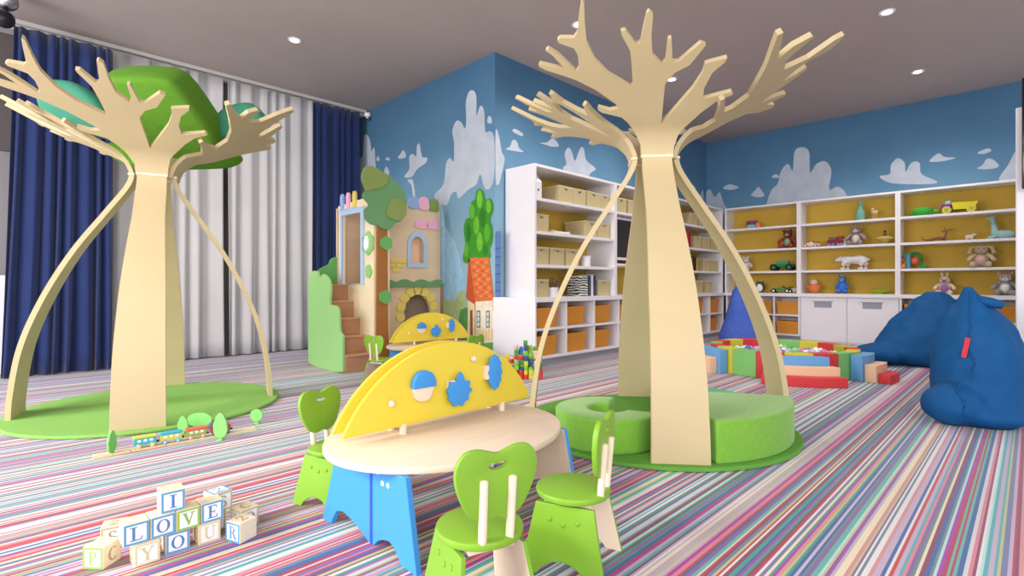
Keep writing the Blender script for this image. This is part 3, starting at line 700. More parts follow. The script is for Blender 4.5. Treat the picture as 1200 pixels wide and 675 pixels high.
# side wall of the tower (faces the stairs) with its door opening
dy0, dy1 = fxT(424, 300)[0], fxT(402, 300)[0]
yb = fxT(397, 300)[0]
b = nb(); prism(b, [(YF, 0), (YF, 1.97), (yb, 1.99), (yb, 0)], .03, mx(XT), holes=[[(dy0, 1.0), (dy0, 1.86), (dy1, 1.86), (dy1, 1.0)]]); obj('tower_wall', b, M_cream2, cs)
b = nb(); prism(b, [(dy0-.07, 1.0), (dy0-.07, 1.93), (dy1+.05, 1.95), (dy1+.05, 1.0)], .02, mx(XT-.02), holes=[[(dy0, 1.005), (dy0, 1.86), (dy1, 1.86), (dy1, 1.005)]]); obj('door_frame', b, M_lbl, cs)
for i, (px, m) in enumerate(((402.5, M_pblue), (409.5, M_pink), (417, M_pyel))):
    y, z = fxT(px, 245)
    b = nb(); prism(b, [(y-.04, 1.93), (y+.04, 1.93), (y+.04, 2.09), (y+.02, 2.13), (y-.02, 2.13), (y-.04, 2.09)], .025, mx(XT-.028)); obj('battlement', b, m, cs)
b = nb(); prism(b, [(YF-.02, 1.93), (YF-.02, 1.985), (YF+.03, 2.03), (yb, 1.99), (yb, 1.94)], .03, mx(XT-.01)); obj('tower_cornice', b, M_cream2, cs)
# inside of the tower: back and floor
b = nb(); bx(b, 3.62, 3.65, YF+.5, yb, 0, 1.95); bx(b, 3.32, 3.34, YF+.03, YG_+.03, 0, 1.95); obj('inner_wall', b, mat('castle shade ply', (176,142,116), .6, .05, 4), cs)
b = nb(); bx(b, XT+.03, 3.62, YF+.45, yb, .95, .985); bx(b, XT+.03, 3.32, YF+.03, YF+.45, .95, .985); obj('platform', b, M_stair, cs)
b = nb(); bx(b, XT, 4.40, YF+.9, YF+.93, 0, 1.97); obj('rear_wall', b, M_cream, cs)
# front of tower (behind the tree panel)
b = nb(); bx(b, XT+.0302, 3.34, YF, YF+.03, 0, 1.97); obj('tower_front', b, M_cream2, cs)
# facade
YG = 5.74; fyG = lambda px, py: onY(px, py, YG)
fa = [(447, 440), (447, 238), (516, 243), (516, 440)]
wx0, wz1 = fyG(478, 276); wx1, wz0 = fyG(499, 310)
X0, X1 = fyG(447, 300)[0], fyG(516, 300)[0]
def arch(cx, w, z0, zs, n=14): return [(cx-w, z0), (cx+w, z0)]+[(cx+w*math.cos(PI*i/n), zs+w*1.25*math.sin(PI*i/n)) for i in range(n+1)]
wcx = fyG(488.5, 300)[0]; ww = .10
acx = fyG(489, 360)[0]
b = nb(); prism(b, [(X0, 0), (X0, 2.03), (X1, 2.09), (X1, 0)], .03, my(YG+.03), holes=[arch(wcx, ww, 1.28, 1.5), arch(acx, .21, .01, .60)]); obj('facade', b, M_cream, cs)
b = nb(); bx(b, wcx-.2, wcx+.2, YG+.06, YG+.07, 1.2, 1.8); obj('window_backing', b, mat('peach panel', (236,196,164), .6), cs)
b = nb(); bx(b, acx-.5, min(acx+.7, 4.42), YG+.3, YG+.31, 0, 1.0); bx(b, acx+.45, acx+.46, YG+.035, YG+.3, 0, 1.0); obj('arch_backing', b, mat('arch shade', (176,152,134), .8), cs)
b = nb(); prism(b, arch(wcx, ww+.055, 1.22, 1.5), .02, my(YG), holes=[arch(wcx, ww, 1.28, 1.5)]); obj('window_frame', b, M_lbl, cs)
for k in range(9):
    a = math.radians(-8+k*196/8); x = acx+.27*math.cos(a); z = .62+.30*math.sin(a)
    b = nb(); prism(b, spline([(x+.075*math.cos(q*PI/4+a)*(1 if q % 2 else .85), z+.06*math.sin(q*PI/4+a)) for q in range(8)], 3), .018, my(YG)); obj('arch_petal', b, M_pyel, cs)
wv = []
zL = 1.01
for i in range(31):
    t = i/30; wv.append((X0+(X1-X0)*t, zL+.035+.018*math.sin(t*22)))
b = nb(); prism(b, [(X1, zL-.045), (X0, zL-.045)]+wv, .05, my(YG)); obj('hedge_ledge', b, M_crown, cs)
for (px, py, w, hh, m) in ((484, 238, .07, .09, M_pblue), (496, 239, .075, .10, M_pink), (508, 241, .07, .10, M_olive)):
    x, z = fyG(px, py); b = nb()
    prism(b, spline([(x-w, z-hh*.7), (x+w, z-hh*.7), (x+w, z+hh*.5), (x+w*.4, z+hh*.9), (x-w*.5, z+hh*.85), (x-w, z+hh*.4)], 4), .02, my(YG)); obj('battlement', b, m, cs)
for (px, py, m) in ((493, 263, M_pink), (507, 264, M_pink)):
    x, z = fyG(px, py); b = nb(); prism(b, spline([(x-.09, z-.04), (x+.09, z-.05), (x+.08, z+.06), (x-.07, z+.05)], 4), .014, my(YG)); obj('wall_stone', b, m, cs)
for dx, dz in ((-.08, 0), (.06, 0), (-.02, .06), (.1, .06), (.0, -.06)):
    x, z = fyG(464, 311); b = nb(); prism(b, rect(x+dx-.06, x+dx+.06, z+dz-.025, z+dz+.025), .012, my(YG), bev=.004); obj('wall_brick', b, M_pyel, cs)
# flat tree in front
YT = YF-.03; fyT = lambda px, py: onY(px, py, YT)
tx0 = fyT(441.5, 300)[0]; tx1 = fyT(455, 300)[0]
b = nb(); prism(b, [(tx0, 0), (tx1+.02, 0), (tx1, .5), (tx1-.01, 1.7), (tx0+.01, 1.7), (tx0, .5)], .03, my(YT+.03)); obj('tree_trunk', b, M_trunkp, cs)
crown = [(431,195),(448,202),(462,212),(473,226),(475,244),(470,258),(462,262),(456,269),(447,268),(441,264),(434,263),(427,256),(426,246),(431,240),(424,230),(428,222),(423,212),(424,202)]
b = nb(); prism(b, spline([fyT(*p) for p in crown], 4), .025, my(YT)); obj('tree_crown', b, M_crown, cs)
for pl in ([(424,200),(432,195),(446,202),(453,210),(446,220),(436,222),(427,224),(423,212)], [(455,236),(464,233),(473,238),(474,250),(468,258),(458,257),(451,250)]):
    b = nb(); prism(b, spline([fyT(*p) for p in pl], 4), .018, my(YT-.025)); obj('leaf_patch', b, M_olive, cs)
for (px, py, r) in ((452, 285, .075), (451, 348, .075)):
    x, z = fyT(px, py); b = nb(); prism(b, spline([(x+r*(1+.12*(k % 2))*math.cos(k*PI/6), z+r*(1+.12*(k % 2))*math.sin(k*PI/6)) for k in range(12)], 3), .02, my(YT)); obj('round_leaf', b, M_bush, cs)
y, z = fxT(432.5, 285); b = nb()
prism(b, spline([(y+.11*(1+.15*(k % 2))*math.cos(k*PI/6), z+.125*(1+.15*(k % 2))*math.sin(k*PI/6)) for k in range(12)], 3), .02, mx(XT-.02)); obj('flower_frame', b, M_hedge, cs)
b = nb(); prism(b, ell(y+.02, z, .055, .085, 0, 345), .012, mx(XT-.032)); obj('flower_mirror', b, M_paper, cs)
y, z = fxT(433, 318); b = nb(); prism(b, spline([(y+.06*math.cos(k*PI/5)*(1+.2*(k % 2)), z+.08*math.sin(k*PI/5)) for k in range(10)], 3), .02, mx(XT-.02)); obj('small_leaf', b, M_hedge, cs)
# stairs
XH = 2.76
for k in range(5):
    y0 = 5.42+k*.15
    b = nb(); bx(b, XH+.03, XT, y0, 6.3, k*.2, (k+1)*.2-.02); obj('step_riser', b, M_stair, cs)
    b = nb(); bx(b, XH+.03, XT, y0-.015, 6.3, (k+1)*.2-.02, (k+1)*.2, .004); obj('step_tread', b, mat('stair tread', (200,154,118), .5, .06, 4), cs)
# hedge panel with scalloped edge beside the stairs
fxH = lambda px, py: onX(px, py, XH)
hp = [(361,425),(361,345),(361,330),(364,319),(371,318),(374,325),(379,321),(385,328),(387,340),(386,356),(394,359),(397,370),(398,389),(404,396),(407,410),(406,424),(402,436)]
q = spline([fxH(*p) for p in hp], 4, False); q = [(max(y, 5.43), max(z, 0)) for y, z in q]+[(5.6, 0), (6.1, 0)]
b = nb(); prism(b, q, .03, mx(XH-.0), bev=.004); obj('hedge_panel', b, M_hedge, cs)
b = nb(); Yb = 6.33
prism(b, spline([onY(*p, Yb) for p in [(372,345),(370,322),(376,314),(384,310),(388,303),(396,301),(402,303),(402,345)]], 4), .025, my(Yb)); obj('rear_bush_panel', b, M_bush, cs)

# ------------------------------------------------------------------ shelving
LV = [2.05, 1.645, 1.24]     # tops of the loose shelves; the counter top is at .84
def upper_unit(label, x, y, rz, W, D, left=True, right=True, levels=LV, mid=None):
    t = thing('bookcase', label, 'bookcase', (x, y, 0), rz)
    z0, z1, th = .84, 2.455, .034
    b = nb(); bx(b, 0, th, 0, D, z0, z1, .002); obj('side_panel', b, M_white, t)
    if right: b = nb(); bx(b, W-th, W, 0, D, z0, z1, .002); obj('side_panel', b, M_white, t)
    b = nb(); bx(b, th, W-(th if right else 0), 0, D, z1-th, z1, .002); obj('top_panel', b, M_white, t)
    b = nb(); bx(b, th, W-(th if right else 0), D-.015, D, z0, z1-th); obj('back_panel', b, M_must, t)
    for z in levels:
        b = nb(); bx(b, th, W-(th if right else 0), .002, D-.015, z-.038, z, .002); obj('shelf', b, M_white, t)
    return t
def cube_unit(label, x, y, rz, W, D, cols, rows=2, extra=None):
    t = thing('cube_shelf', label, 'shelf', (x, y, 0), rz)
    th = .03; z0, z1 = .085, .78
    b = nb(); bx(b, 0.02, W, .05, D, 0, z0); obj('plinth', b, M_grey, t)
    b = nb(); bx(b, 0, W, 0, D, z0, z0+th, .002); obj('bottom_panel', b, M_white, t)
    b = nb(); bx(b, th, W-th, D-.012, D, z0+th, z1); obj('back_panel', b, M_white, t)
    for k in range(cols+1):
        xx = min(max(k*W/cols-th/2, 0), W-th)
        b = nb(); bx(b, xx, xx+th, 0, D-.012, z0+th, z1, .002); obj('divider', b, M_white, t)
    zm = (z0+th+z1)/2
    for k in range(cols):
        b = nb(); bx(b, k*W/cols+th/2+.0005, (k+1)*W/cols-th/2-.0005, .002, D-.012, zm-th/2, zm+th/2); obj('middle_shelf', b, M_white, t)
    return t
YS = 4.216; DA = .50
u1 = upper_unit('first white bookcase from the left, holding beige boxes and a striped binder', 4.60, YS, 0, 1.72, DA)
upper_unit('white bookcase behind the right tree trunk, with a dark screen in it', 6.32, YS, 0, 1.74, DA, levels=[2.05, 1.30])
upper_unit('white bookcase in the corner with red books and boxes', 8.06, YS, 0, 1.92, DA)
cube_unit('white low cube shelf with grey plinth under the long left bookcases', 4.60, YS-.005, 0, 5.4, DA, 9)
b = nb(); bx(b, 4.60, 10.38, YS-.035, 4.735, .78, .84, .003); tag(obj('countertop', b, M_white), 'long white countertop above the orange cubes on the left wall', 'countertop')
b = nb(); prism(b, [(4.40, 4.735), (4.578, YS-.03), (4.597, YS-.03), (4.597, 4.735)], .838)
tag(obj('end_cover', b, M_white), 'plain white boxed end cover beside the low cubes at the mural corner', 'cover panel')
DB = .37; XS = 10.0
upper_unit('toy bookcase on the back wall nearest the corner', XS, 4.19, -PI/2, 1.30, DB)
upper_unit('middle toy bookcase above the two white doors', XS, 2.89, -PI/2, 1.41, DB)
upper_unit('right toy bookcase behind the blue beanbags', XS, 1.48, -PI/2, 1.46, DB)
cube_unit('white low cube shelf with orange bins left of the white doors', XS+.005, 4.17, -PI/2, 1.30, DB, 3)
cube_unit('white low cube shelf behind the blue beanbags', XS+.005, 1.46, -PI/2, 1.44, DB, 3)
b = nb(); bx(b, XS-.03, XS+.375, .02, 4.18, .78, .84, .003); tag(obj('countertop', b, M_white), 'white countertop below the toy shelves on the back wall', 'countertop')
cb = thing('cabinet', 'white two door cabinet with bar handles below the toy shelves', 'cabinet', (XS+.005, 2.865, 0), -PI/2)
b = nb(); bx(b, 0, 1.40, .022, DB, .0, .78, .002); obj('carcass', b, M_white, cb)
for k in range(2):
    b = nb(); bx(b, .004+k*.70, .696+k*.70, 0, .020, .03, .775, .003); d = obj('door', b, M_white, cb)
    b = nb(); x = .2+k*.70; bx(b, x, x+.30, -.028, -.018, .70, .712, .002); bx(b, x, x+.012, -.02, .0, .70, .712); bx(b, x+.288, x+.30, -.02, 0, .70, .712); bx(b, x+.02, x+.28, -.003, 0, .60, .70)
    obj('handle', b, M_grey, d)
# tall white cabinet end at the right edge, with a black screen on it
tc_ = thing('tall_cabinet', 'tall white cabinet side at the right edge of the room behind the tall beanbag', 'cabinet', (0, 0, 0))
b = nb(); bx(b, 5.85, 9.6, -.7, .092, .0, 2.42, .003); obj('carcass', b, M_white, tc_)
b = nb(); bx(b, 5.835, 5.85, -.7, .086, .03, 2.42, .002); obj('end_panel', b, M_white, tc_)
tv = thing('flat_screen', 'black flat screen at the top right edge, mounted above the white cabinet side', 'screen', (5.76, -.5, 2.15))
b = nb(); bx(b, -.02, .02, -.58, .555, -.40, .48, .012); obj('screen_frame', b, M_black, tv, 40)
b = nb(); bx(b, -.023, -.02, -.55, .52, -.36, .44); obj('screen_glass', b, mat('screen glass', (30,30,40), .08, spec=.8), tv)
b = nb(); bx(b, .02, .074, -.2, .2, -.1, .2); obj('bracket', b, M_dark, tv)

# storage bins
def bin_mesh(w, d, h, m, nm, label, loc, rz, group, inset=.9, rim=True):
    t = thing(nm, label, 'storage box', loc, rz, group)
    b = nb(); vs = box(b, (0, 0, h/2), (w, d, h), bev=.006)
    for v in vs:
        k = inset+(1-inset)*v.co.z/h; v.co.x *= k; v.co.y *= k
    obj('box_body', b, m, t)
    return t
ob = bin_mesh(.40, .34, .235, M_oran, 'storage_bin', 'x', (0, 0, -9), 0, 'orange felt bins in the low cubes')
b = nb(); prism(b, rect(-.202, .202, -.172, .172), .012, Matrix.Translation((0, 0, .229)), holes=[rect(-.192, .192, -.162, .162)]); obj('bin_rim', b, mat('orange rim', (232,160,66), .8), ob)
first = True
ordn = ['first', 'second', 'third', 'fourth', 'fifth', 'sixth', 'seventh', 'eighth', 'ninth']
zr = (.1155, .464)
for k in range(9):
    for r in range(2):
        loc = (4.60+.6*k+.285+random.uniform(-.015, .015), YS+.23+random.uniform(-.02, .03), zr[r])
        lab = 'orange felt bin, %s row, %s column of the left wall low cubes' % (('lower', 'upper')[r], ordn[k])
        if first: ob.location = loc; ob['label'] = lab; first = False
        else: dup(ob, loc, random.uniform(-.04, .04), lab)
for sec, (y0, nm) in enumerate(((4.17, 'left of the white doors'), (1.46, 'behind the blue beanbags'))):
    for k in range(3):
        for r in range(2):
            w = 1.30/3 if sec == 0 else .48
            dup(ob, (XS+.19, y0-w*(k+.5), zr[r]), -PI/2+random.uniform(-.03, .03), 'orange felt bin, %s row, %s column, in cubes %s' % (('lower', 'upper')[r], ordn[k], nm), .93)
# beige boxes on the left bookcases
bb = bin_mesh(.285, .36, .215, M_box, 'storage_box', 'x', (0, 0, -9), 0, 'beige fabric boxes on the left bookcases', .97)
b = nb(); prism(b, rect(-.1445, .1445, -.182, .182), .012, Matrix.Translation((0, 0, .207)), holes=[rect(-.136, .136, -.174, .174)]); obj('box_rim', b, M_boxe, bb)
b = nb(); bx(b, -.03, .03, -.1815, -.178, .17, .19, .001); obj('label_holder', b, M_chrome, bb)
BX = [(2.05, [(5.27,'first'),(5.56,'second'),(5.87,'third'),(6.14,'fourth')], 'top shelf of the first bookcase'),
      (1.645, [(4.79,'first'),(5.82,'second'),(6.13,'third')], 'second shelf of the first bookcase'),
      (1.24, [(4.79,'first'),(5.10,'second'),(5.41,'third')], 'third shelf of the first bookcase'),
      (.84, [(4.79,'first'),(6.12,'second')], 'countertop of the first bookcase'),
      (2.05, [(6.56,'first'),(6.88,'second'),(8.9,'third'),(9.25,'fourth'),(9.62,'fifth')], 'top shelf right of the first bookcase'),
      (1.645, [(9.05,'first'),(9.4,'second'),(9.73,'third')], 'second shelf of the corner bookcase'),
      (1.24, [(9.42,'first'),(9.74,'second')], 'third shelf of the corner bookcase'),
      (.84, [(9.1,'first'),(9.5,'second')], 'countertop of the corner bookcase')]
first = True
for z, xs, nm in BX:
    for x, od in xs:
        loc = (x, YS+.24, z); lab = '%s beige fabric box, on the %s' % (od, nm)
        if first: bb.location = loc; bb['label'] = lab; first = False
        else: dup(bb, loc, random.uniform(-.03, .03), lab)
def book(x, y, z, w, h, d, m, label, rz=0, group=None, nm='book'):
    t = thing(nm, label, 'book', (x, y, z), rz, group)
    b = nb(); bx(b, -w/2, w/2, 0, d, 0, h, .002); obj('cover', b, m, t)
    b = nb(); bx(b, -w/2+.004, w/2-.004, .004, d+.001, .004, h+.001); obj('pages', b, M_paper, t)
    return t
# white magazine file
mf = thing('magazine_file', 'white magazine file at the left end of the top shelf', 'magazine file', (4.70, YS+.03, 2.05))
b = nb(); prism(b, [(0, 0), (.30, 0), (.30, .33), (.10, .33), (0, .20)], .12, mx(-.06)); obj('file_case', b, M_white, mf)
b = nb(); cyl(b, (0, -.002, .1), (0, .0, .1), .014, n=16); obj('finger_hole', b, M_dark, mf)
# tray, white carton, pencil cup
tr = thing('paper_tray', 'low white letter tray between beige boxes on the second shelf', 'tray', (5.17, YS+.16, 1.645))
b = nb(); bx(b, -.16, .16, -.12, .12, 0, .012); bx(b, -.16, .16, .112, .12, .012, .04); bx(b, -.16, -.152, -.12, .12, .012, .04); bx(b, .152, .16, -.12, .12, .012, .04); obj('tray_body', b, M_boxe, tr)
b = nb(); bx(b, -.14, .14, -.11, .105, .012, .03); obj('paper_stack', b, M_paper, tr)
wc = thing('white_canister', 'small white canister on the third shelf of the first bookcase', 'canister', (5.77, YS+.12, 1.24))
b = nb(); lathe(b, [(.065, 0), (.068, .005), (.068, .12), (.066, .125)]); obj('canister_body', b, M_white, wc, 40)
b = nb(); lathe(b, [(.069, .125), (.07, .13), (.069, .145), (.05, .15)]); obj('lid', b, M_white, wc, 40)
pc = thing('pencil_cup', 'white cup full of pencils on the countertop of the first bookcase', 'cup', (5.04, YS+.09, .84))
b = nb(); lathe(b, [(.062, 0), (.066, .004), (.070, .12), (.064, .12), (.060, .02), (.01, .015)]); obj('cup_body', b, M_white, pc, 40)
for k in range(12):
    a = k*2.4; r = .025+.02*(k % 3)/2
    b = nb(); cyl(b, (r*.6*math.cos(a), r*.6*math.sin(a), .02), (r*1.5*math.cos(a), r*1.5*math.sin(a), .19+.02*(k % 4)), .005, n=6)
    obj('pencil', b, [mat('pencil dark', (58,50,60), .5), mat('pencil brown', (120,70,40), .5), mat('pencil blue', (50,80,140), .5)][k % 3], pc)
def zebra():
    m = bpy.data.materials.new('zebra cover'); m.use_nodes = True; N = m.node_tree.nodes; L = m.node_tree.links
    tc = N.new('ShaderNodeTexCoord'); w = N.new('ShaderNodeTexWave'); w.inputs['Scale'].default_value = 9; w.inputs['Distortion'].default_value = 6; w.bands_direction = 'Z'
    cr = N.new('ShaderNodeValToRGB'); cr.color_ramp.interpolation = 'CONSTANT'; cr.color_ramp.elements[0].color = (.01, .01, .01, 1); cr.color_ramp.elements[1].position = .5; cr.color_ramp.elements[1].color = (.8, .8, .78, 1)
    L.new(tc.outputs['Object'], w.inputs['Vector']); L.new(w.outputs[0], cr.inputs[0]); L.new(cr.outputs[0], N['Principled BSDF'].inputs['Base Color']); return m
book(5.64, YS+.05, .84, .17, .27, .22, zebra(), 'black and white zebra striped binder on the countertop', nm='binder')
book(5.77, YS+.05, .84, .045, .28, .22, mat('book slate', (70,74,92), .5), 'dark slate book just right of the zebra striped binder')
book(5.825, YS+.05, .84, .05, .29, .22, mat('book white', (220,222,230), .5), 'white book between two dark books right of the zebra binder')
book(5.885, YS+.05, .84, .045, .28, .22, mat('book navy', (50,64,100), .5), 'navy book left of the beige box on the countertop')
for k in range(5):
    book(8.42+k*.07, YS+.04, 1.645, .055, .30-.015*(k % 3), .22, [mat('book red', (178,44,58), .5), mat('book crimson', (150,36,52), .5), mat('book rose', (206,92,104), .5)][k % 3],
         '%s of the red books on the second shelf of the corner bookcase' % ordn[k], group='red books on the corner bookcase')
for k in range(6):
    book(8.60+k*.075, YS+.04, 1.24, .06, .27-.02*(k % 3), .22, [mat('book black', (30,28,32), .5), mat('book brown', (70,40,30), .5), mat('book olive', (150,130,50), .5), mat('book yellow', (206,170,60), .5)][(k*3) % 4],
         '%s of the dark books on the third shelf of the corner bookcase' % ordn[k], group='dark books on the corner bookcase')
for k in range(3): book(8.68+k*.07, YS+.04, .84, .055, .24, .2, mat('book green', (80,120,84), .5), '%s green book on the countertop of the corner bookcase' % ordn[k], group='green books on the corner countertop')
ms = thing('monitor', 'dark flat monitor standing in the white bookcase behind the right tree', 'monitor', (7.12, YS+.12, 1.30))
b = nb(); bx(b, -.70, .70, 0, .04, .06, .70, .006); obj('screen_frame', b, M_white, ms)
b = nb(); bx(b, -.66, .66, -.004, 0, .10, .66); obj('screen_glass', b, mat('dim screen', (52,50,58), .2), ms)
b = nb(); bx(b, -.2, .2, -.05, .12, 0, .015); bx(b, -.04, .04, .01, .04, .015, .1); obj('stand', b, M_dark, ms)

# ------------------------------------------------------------------ toys
def T(name, label, cat, px, lv, xoff=.13, rz=-PI/2, s=1):
    y = onX(px, 300, XS+xoff)[0]; return thing(name, label, cat, (XS+xoff, y, lv), rz, s=s)
L1, L2, L3, L4 = 2.05, 1.645, 1.24, .84
def c(n, rgb, r=.7): return mat('toy '+n, rgb, r, .04, 20)
def plush(label, px, lv, body, belly, ear='round', s=1., name='plush_toy', arm=None, cat='plush toy', extra=None, xoff=.13):
    t = T(name, label, cat, px, lv, xoff, s=s)
    arm = arm or body
    b = nb(); sph(b, (0, .02, .085), (.062, .055, .078)); sph(b, (0, 0, .19), (.055, .05, .05)); obj('body', b, body, t, 80)
    b = nb(); sph(b, (0, -.02, .08), (.042, .04, .055)); obj('belly', b, belly, t, 80)
    b = nb(); sph(b, (0, -.045, .178), (.026, .02, .019)); obj('muzzle', b, belly, t, 80)
    for sx in (-1, 1):
        b = nb(); tube(b, [(sx*.045, 0, .14), (sx*.08, -.015, .115), (sx*.098, -.03, .085)], [.020, .021, .022], 10); sph(b, (sx*.098, -.03, .085), .023, 10); obj('arm', b, arm, t, 80)
        b = nb(); tube(b, [(sx*.03, 0, .035), (sx*.055, -.05, .028), (sx*.062, -.095, .028)], [.03, .028, .027], 10); sph(b, (sx*.063, -.10, .032), (.028, .02, .032), 10); obj('leg', b, arm, t, 80)
        b = nb()
        if ear == 'round': sph(b, (sx*.042, .0, .232), (.02, .012, .02), 10)
        elif ear == 'bunny': tube(b, [(sx*.02, 0, .225), (sx*.028, .0, .27), (sx*.03, .005, .305)], [.011, .016, .007], 10)
        elif ear == 'flop': tube(b, [(sx*.035, 0, .225), (sx*.085, -.005, .215), (sx*.10, -.01, .15)], [.012, .018, .020], 10)
        elif ear == 'horn': tube(b, [(sx*.035, 0, .225), (sx*.055, 0, .25), (sx*.06, 0, .275)], [.012, .009, .003], 8)
        obj('ear', b, body, t, 80)
        b = nb(); sph(b, (sx*.022, -.046, .20), .006, 8); obj('eye', b, M_dark, t, 80)
    b = nb(); sph(b, (0, -.066, .182), (.007, .005, .005), 8); obj('nose', b, M_dark, t, 80)
    return t
plush('dark red and brown plush animal on the second shelf of the corner toy bookcase', 923, L2, c('maroon', (120,50,50)), c('sage', (140,170,130)), 'round', 1.35, arm=c('brick', (166,60,50)))
plush('white plush bear waving on the third shelf of the corner toy bookcase', 874, L3, c('off white', (216,206,202)), c('off white2', (230,222,218)), 'round', 1.15)
plush('grey teddy bear with pale belly in the middle toy bookcase', 1003, L2, c('warm grey', (160,144,146)), c('pale grey', (222,212,206)), 'round', 1.3)
plush('beige long eared rag bunny with a pink head, in the right toy bookcase', 1150, L3, c('rag beige', (196,178,150)), c('rag pink', (208,168,168)), 'flop', 1.35)
plush('white bunny plush in a purple striped top above the blue beanbag', 1107, L4, c('bunny cream', (226,206,186)), c('bunny purple', (160,104,180)), 'bunny', 1.15)
plush('large pale grey plush animal at the right end of the toy bookcase', 1178, L4, c('plush grey', (186,180,178)), c('plush white', (228,224,220)), 'horn', 1.28, arm=c('plush grey2', (150,146,146)))
plush('small white plush beside the red engine with big feet, next to the grey teddy', 990, L2, c('snow', (230,222,214)), c('snow2', (236,228,220)), 'round', .45)
# bucket of shapes
t = T('toy_shape_sorter', 'multicoloured shape sorter drum on the top shelf near the corner', 'toy', 881, L1)
b = nb(); lathe(b, [(.085, 0), (.09, .01), (.09, .06), (.085, .065)]); obj('drum', b, c('sky', (120,190,220)), t, 40)
b = nb(); lathe(b, [(.088, .065), (.09, .07), (.09, .115), (.085, .12)]); obj('upper_drum', b, c('grape', (110,70,150)), t, 40)
b = nb(); lathe(b, [(.095, .12), (.095, .135), (.06, .15), (.02, .155)]); obj('lid', b, c('tomato', (220,80,60)), t, 40)
b = nb(); box(b, (.125, -.02, .05), (.07, .08, .10), bev=.01); obj('side_box', b, c('apricot', (236,140,90)), t)
b = nb(); sph(b, (-.02, -.09, .03), .03); obj('knob', b, c('lime', (150,200,60)), t, 80)
# vehicles
def vehicle(label, px, lv, L_, body, cab, wheel, wr=.035, kind='jeep', nm='toy_car', s=1.):
    t = T(nm, label, 'toy vehicle', px, lv, .13, s=s)
    if kind == 'jeep':
        b = nb(); box(b, (0, 0, wr+.03), (L_, .10, .045), bev=.01); obj('chassis', b, body, t)
        b = nb(); box(b, (.01, 0, wr+.075), (L_*.5, .09, .06), bev=.012); obj('cabin', b, cab, t)
    elif kind == 'race':
        b = nb(); prism(b, spline([(-L_/2, .02), (L_/2, .02), (L_/2, .06), (L_*.2, .07), (.02, .10), (-.05, .075), (-L_/2, .045)], 4), .09, my(.045), bev=.006); obj('chassis', b, body, t)
        b = nb(); bx(b, L_*.36, L_*.5, -.06, .06, .085, .095); bx(b, L_*.4, L_*.43, -.01, .01, .05, .09); obj('spoiler', b, cab, t)
        b = nb(); sph(b, (.02, 0, .09), (.03, .025, .02)); obj('cockpit', b, M_dark, t, 80)
    elif kind == 'truck':
        b = nb(); box(b, (-L_*.34, 0, wr+.045), (L_*.3, .10, .075), bev=.015); obj('cabin', b, cab, t)
        b = nb(); box(b, (-L_*.30, 0, wr+.10), (L_*.16, .085, .05), bev=.012); obj('windscreen', b, c('ice', (150,210,220)), t)
        b = nb(); prism(b, [(-L_*.14, .05), (L_*.42, .05), (L_*.5, .14), (-L_*.2, .15), (-L_*.2, .13)], .11, my(.055)); obj('tipper', b, body, t)
        b = nb(); bx(b, -L_*.45, L_*.45, -.04, .04, wr, wr+.02); obj('frame', b, c('teal box', (60,140,150)), t)
    for x in (-L_*.33, L_*.33):
        for sy in (-1, 1):
            b = nb(); cyl(b, (x, sy*.045, wr), (x, sy*.07, wr), wr, n=18); w = obj('wheel', b, wheel[0], t, 40)
            b = nb(); cyl(b, (x, sy*.068, wr), (x, sy*.074, wr), wr*.5, n=12); obj('hubcap', b, wheel[1], w, 40)
    return t
G_ = c('tractor green', (44,128,74)); K_ = c('tyre', (22,26,26))
vehicle('green toy monster truck with big black wheels, third shelf of the corner toy bookcase', 917, L3, .34, G_, c('mint', (70,150,110)), (K_, G_), .055, s=1.15)
vehicle('green toy racing car with white hubcaps on the countertop near the corner', 916, L4, .30, c('race green', (90,140,70)), K_, (K_, M_paper), .035, 'race', s=1.15)
vehicle('dark and white toy racing car just left of the first divider on the countertop', 932, L4, .2, c('race white', (190,196,186)), K_, (K_, M_paper), .032, 'race')
vehicle('small cream and orange toy car at the left of the middle toy bookcase', 951, L2, .24, c('car cream', (222,204,186)), c('car orange', (214,110,60)), (c('car red', (180,60,50)), M_paper), .026, 'race')
vehicle('purple and yellow toy dump truck on the top shelf of the right toy bookcase', 1124, L1, .38, c('tip yellow', (216,206,50)), c('purple', (128,40,168)), (c('wheel yellow', (220,196,70)), c('wheel green', (150,190,90))), .05, 'truck', 'toy_truck', 1.1)
# purple toy train
t = T('toy_locomotive', 'dark red and purple toy locomotive in the middle toy bookcase', 'toy vehicle', 979, L2)
b = nb(); box(b, (0, 0, .07), (.24, .09, .06), bev=.008); obj('body', b, c('wine', (130,44,70)), t)
b = nb(); cyl(b, (-.10, 0, .12), (.03, 0, .12), .035, n=18); obj('boiler', b, c('plum', (110,50,100)), t, 40)
b = nb(); box(b, (.08, 0, .12), (.07, .09, .09), bev=.006); obj('cab', b, c('rust', (160,60,60)), t)
b = nb()
for x in (-.08, -.02, .05, .1):
    for sy in (-1, 1): cyl(b, (x, sy*.045, .025), (x, sy*.06, .025), .025, n=14)
obj('wheels', b, c('mauve', (150,130,170)), t, 40)
# alarm clock-like owl
t = T('toy_penguin', 'green rimmed white faced round toy on the countertop near the corner', 'toy', 891, L4)
b = nb(); sph(b, (0, 0, .105), (.085, .06, .105)); obj('body', b, c('forest', (60,96,64)), t, 80)
b = nb(); sph(b, (0, -.035, .095), (.058, .035, .075)); obj('face', b, M_paper, t, 80)
for sx in (-1, 1):
    b = nb(); cyl(b, (sx*.04, 0, .19), (sx*.065, 0, .23), .015, .004, 8); obj('ear', b, c('forest', (60,96,64)), t, 80)
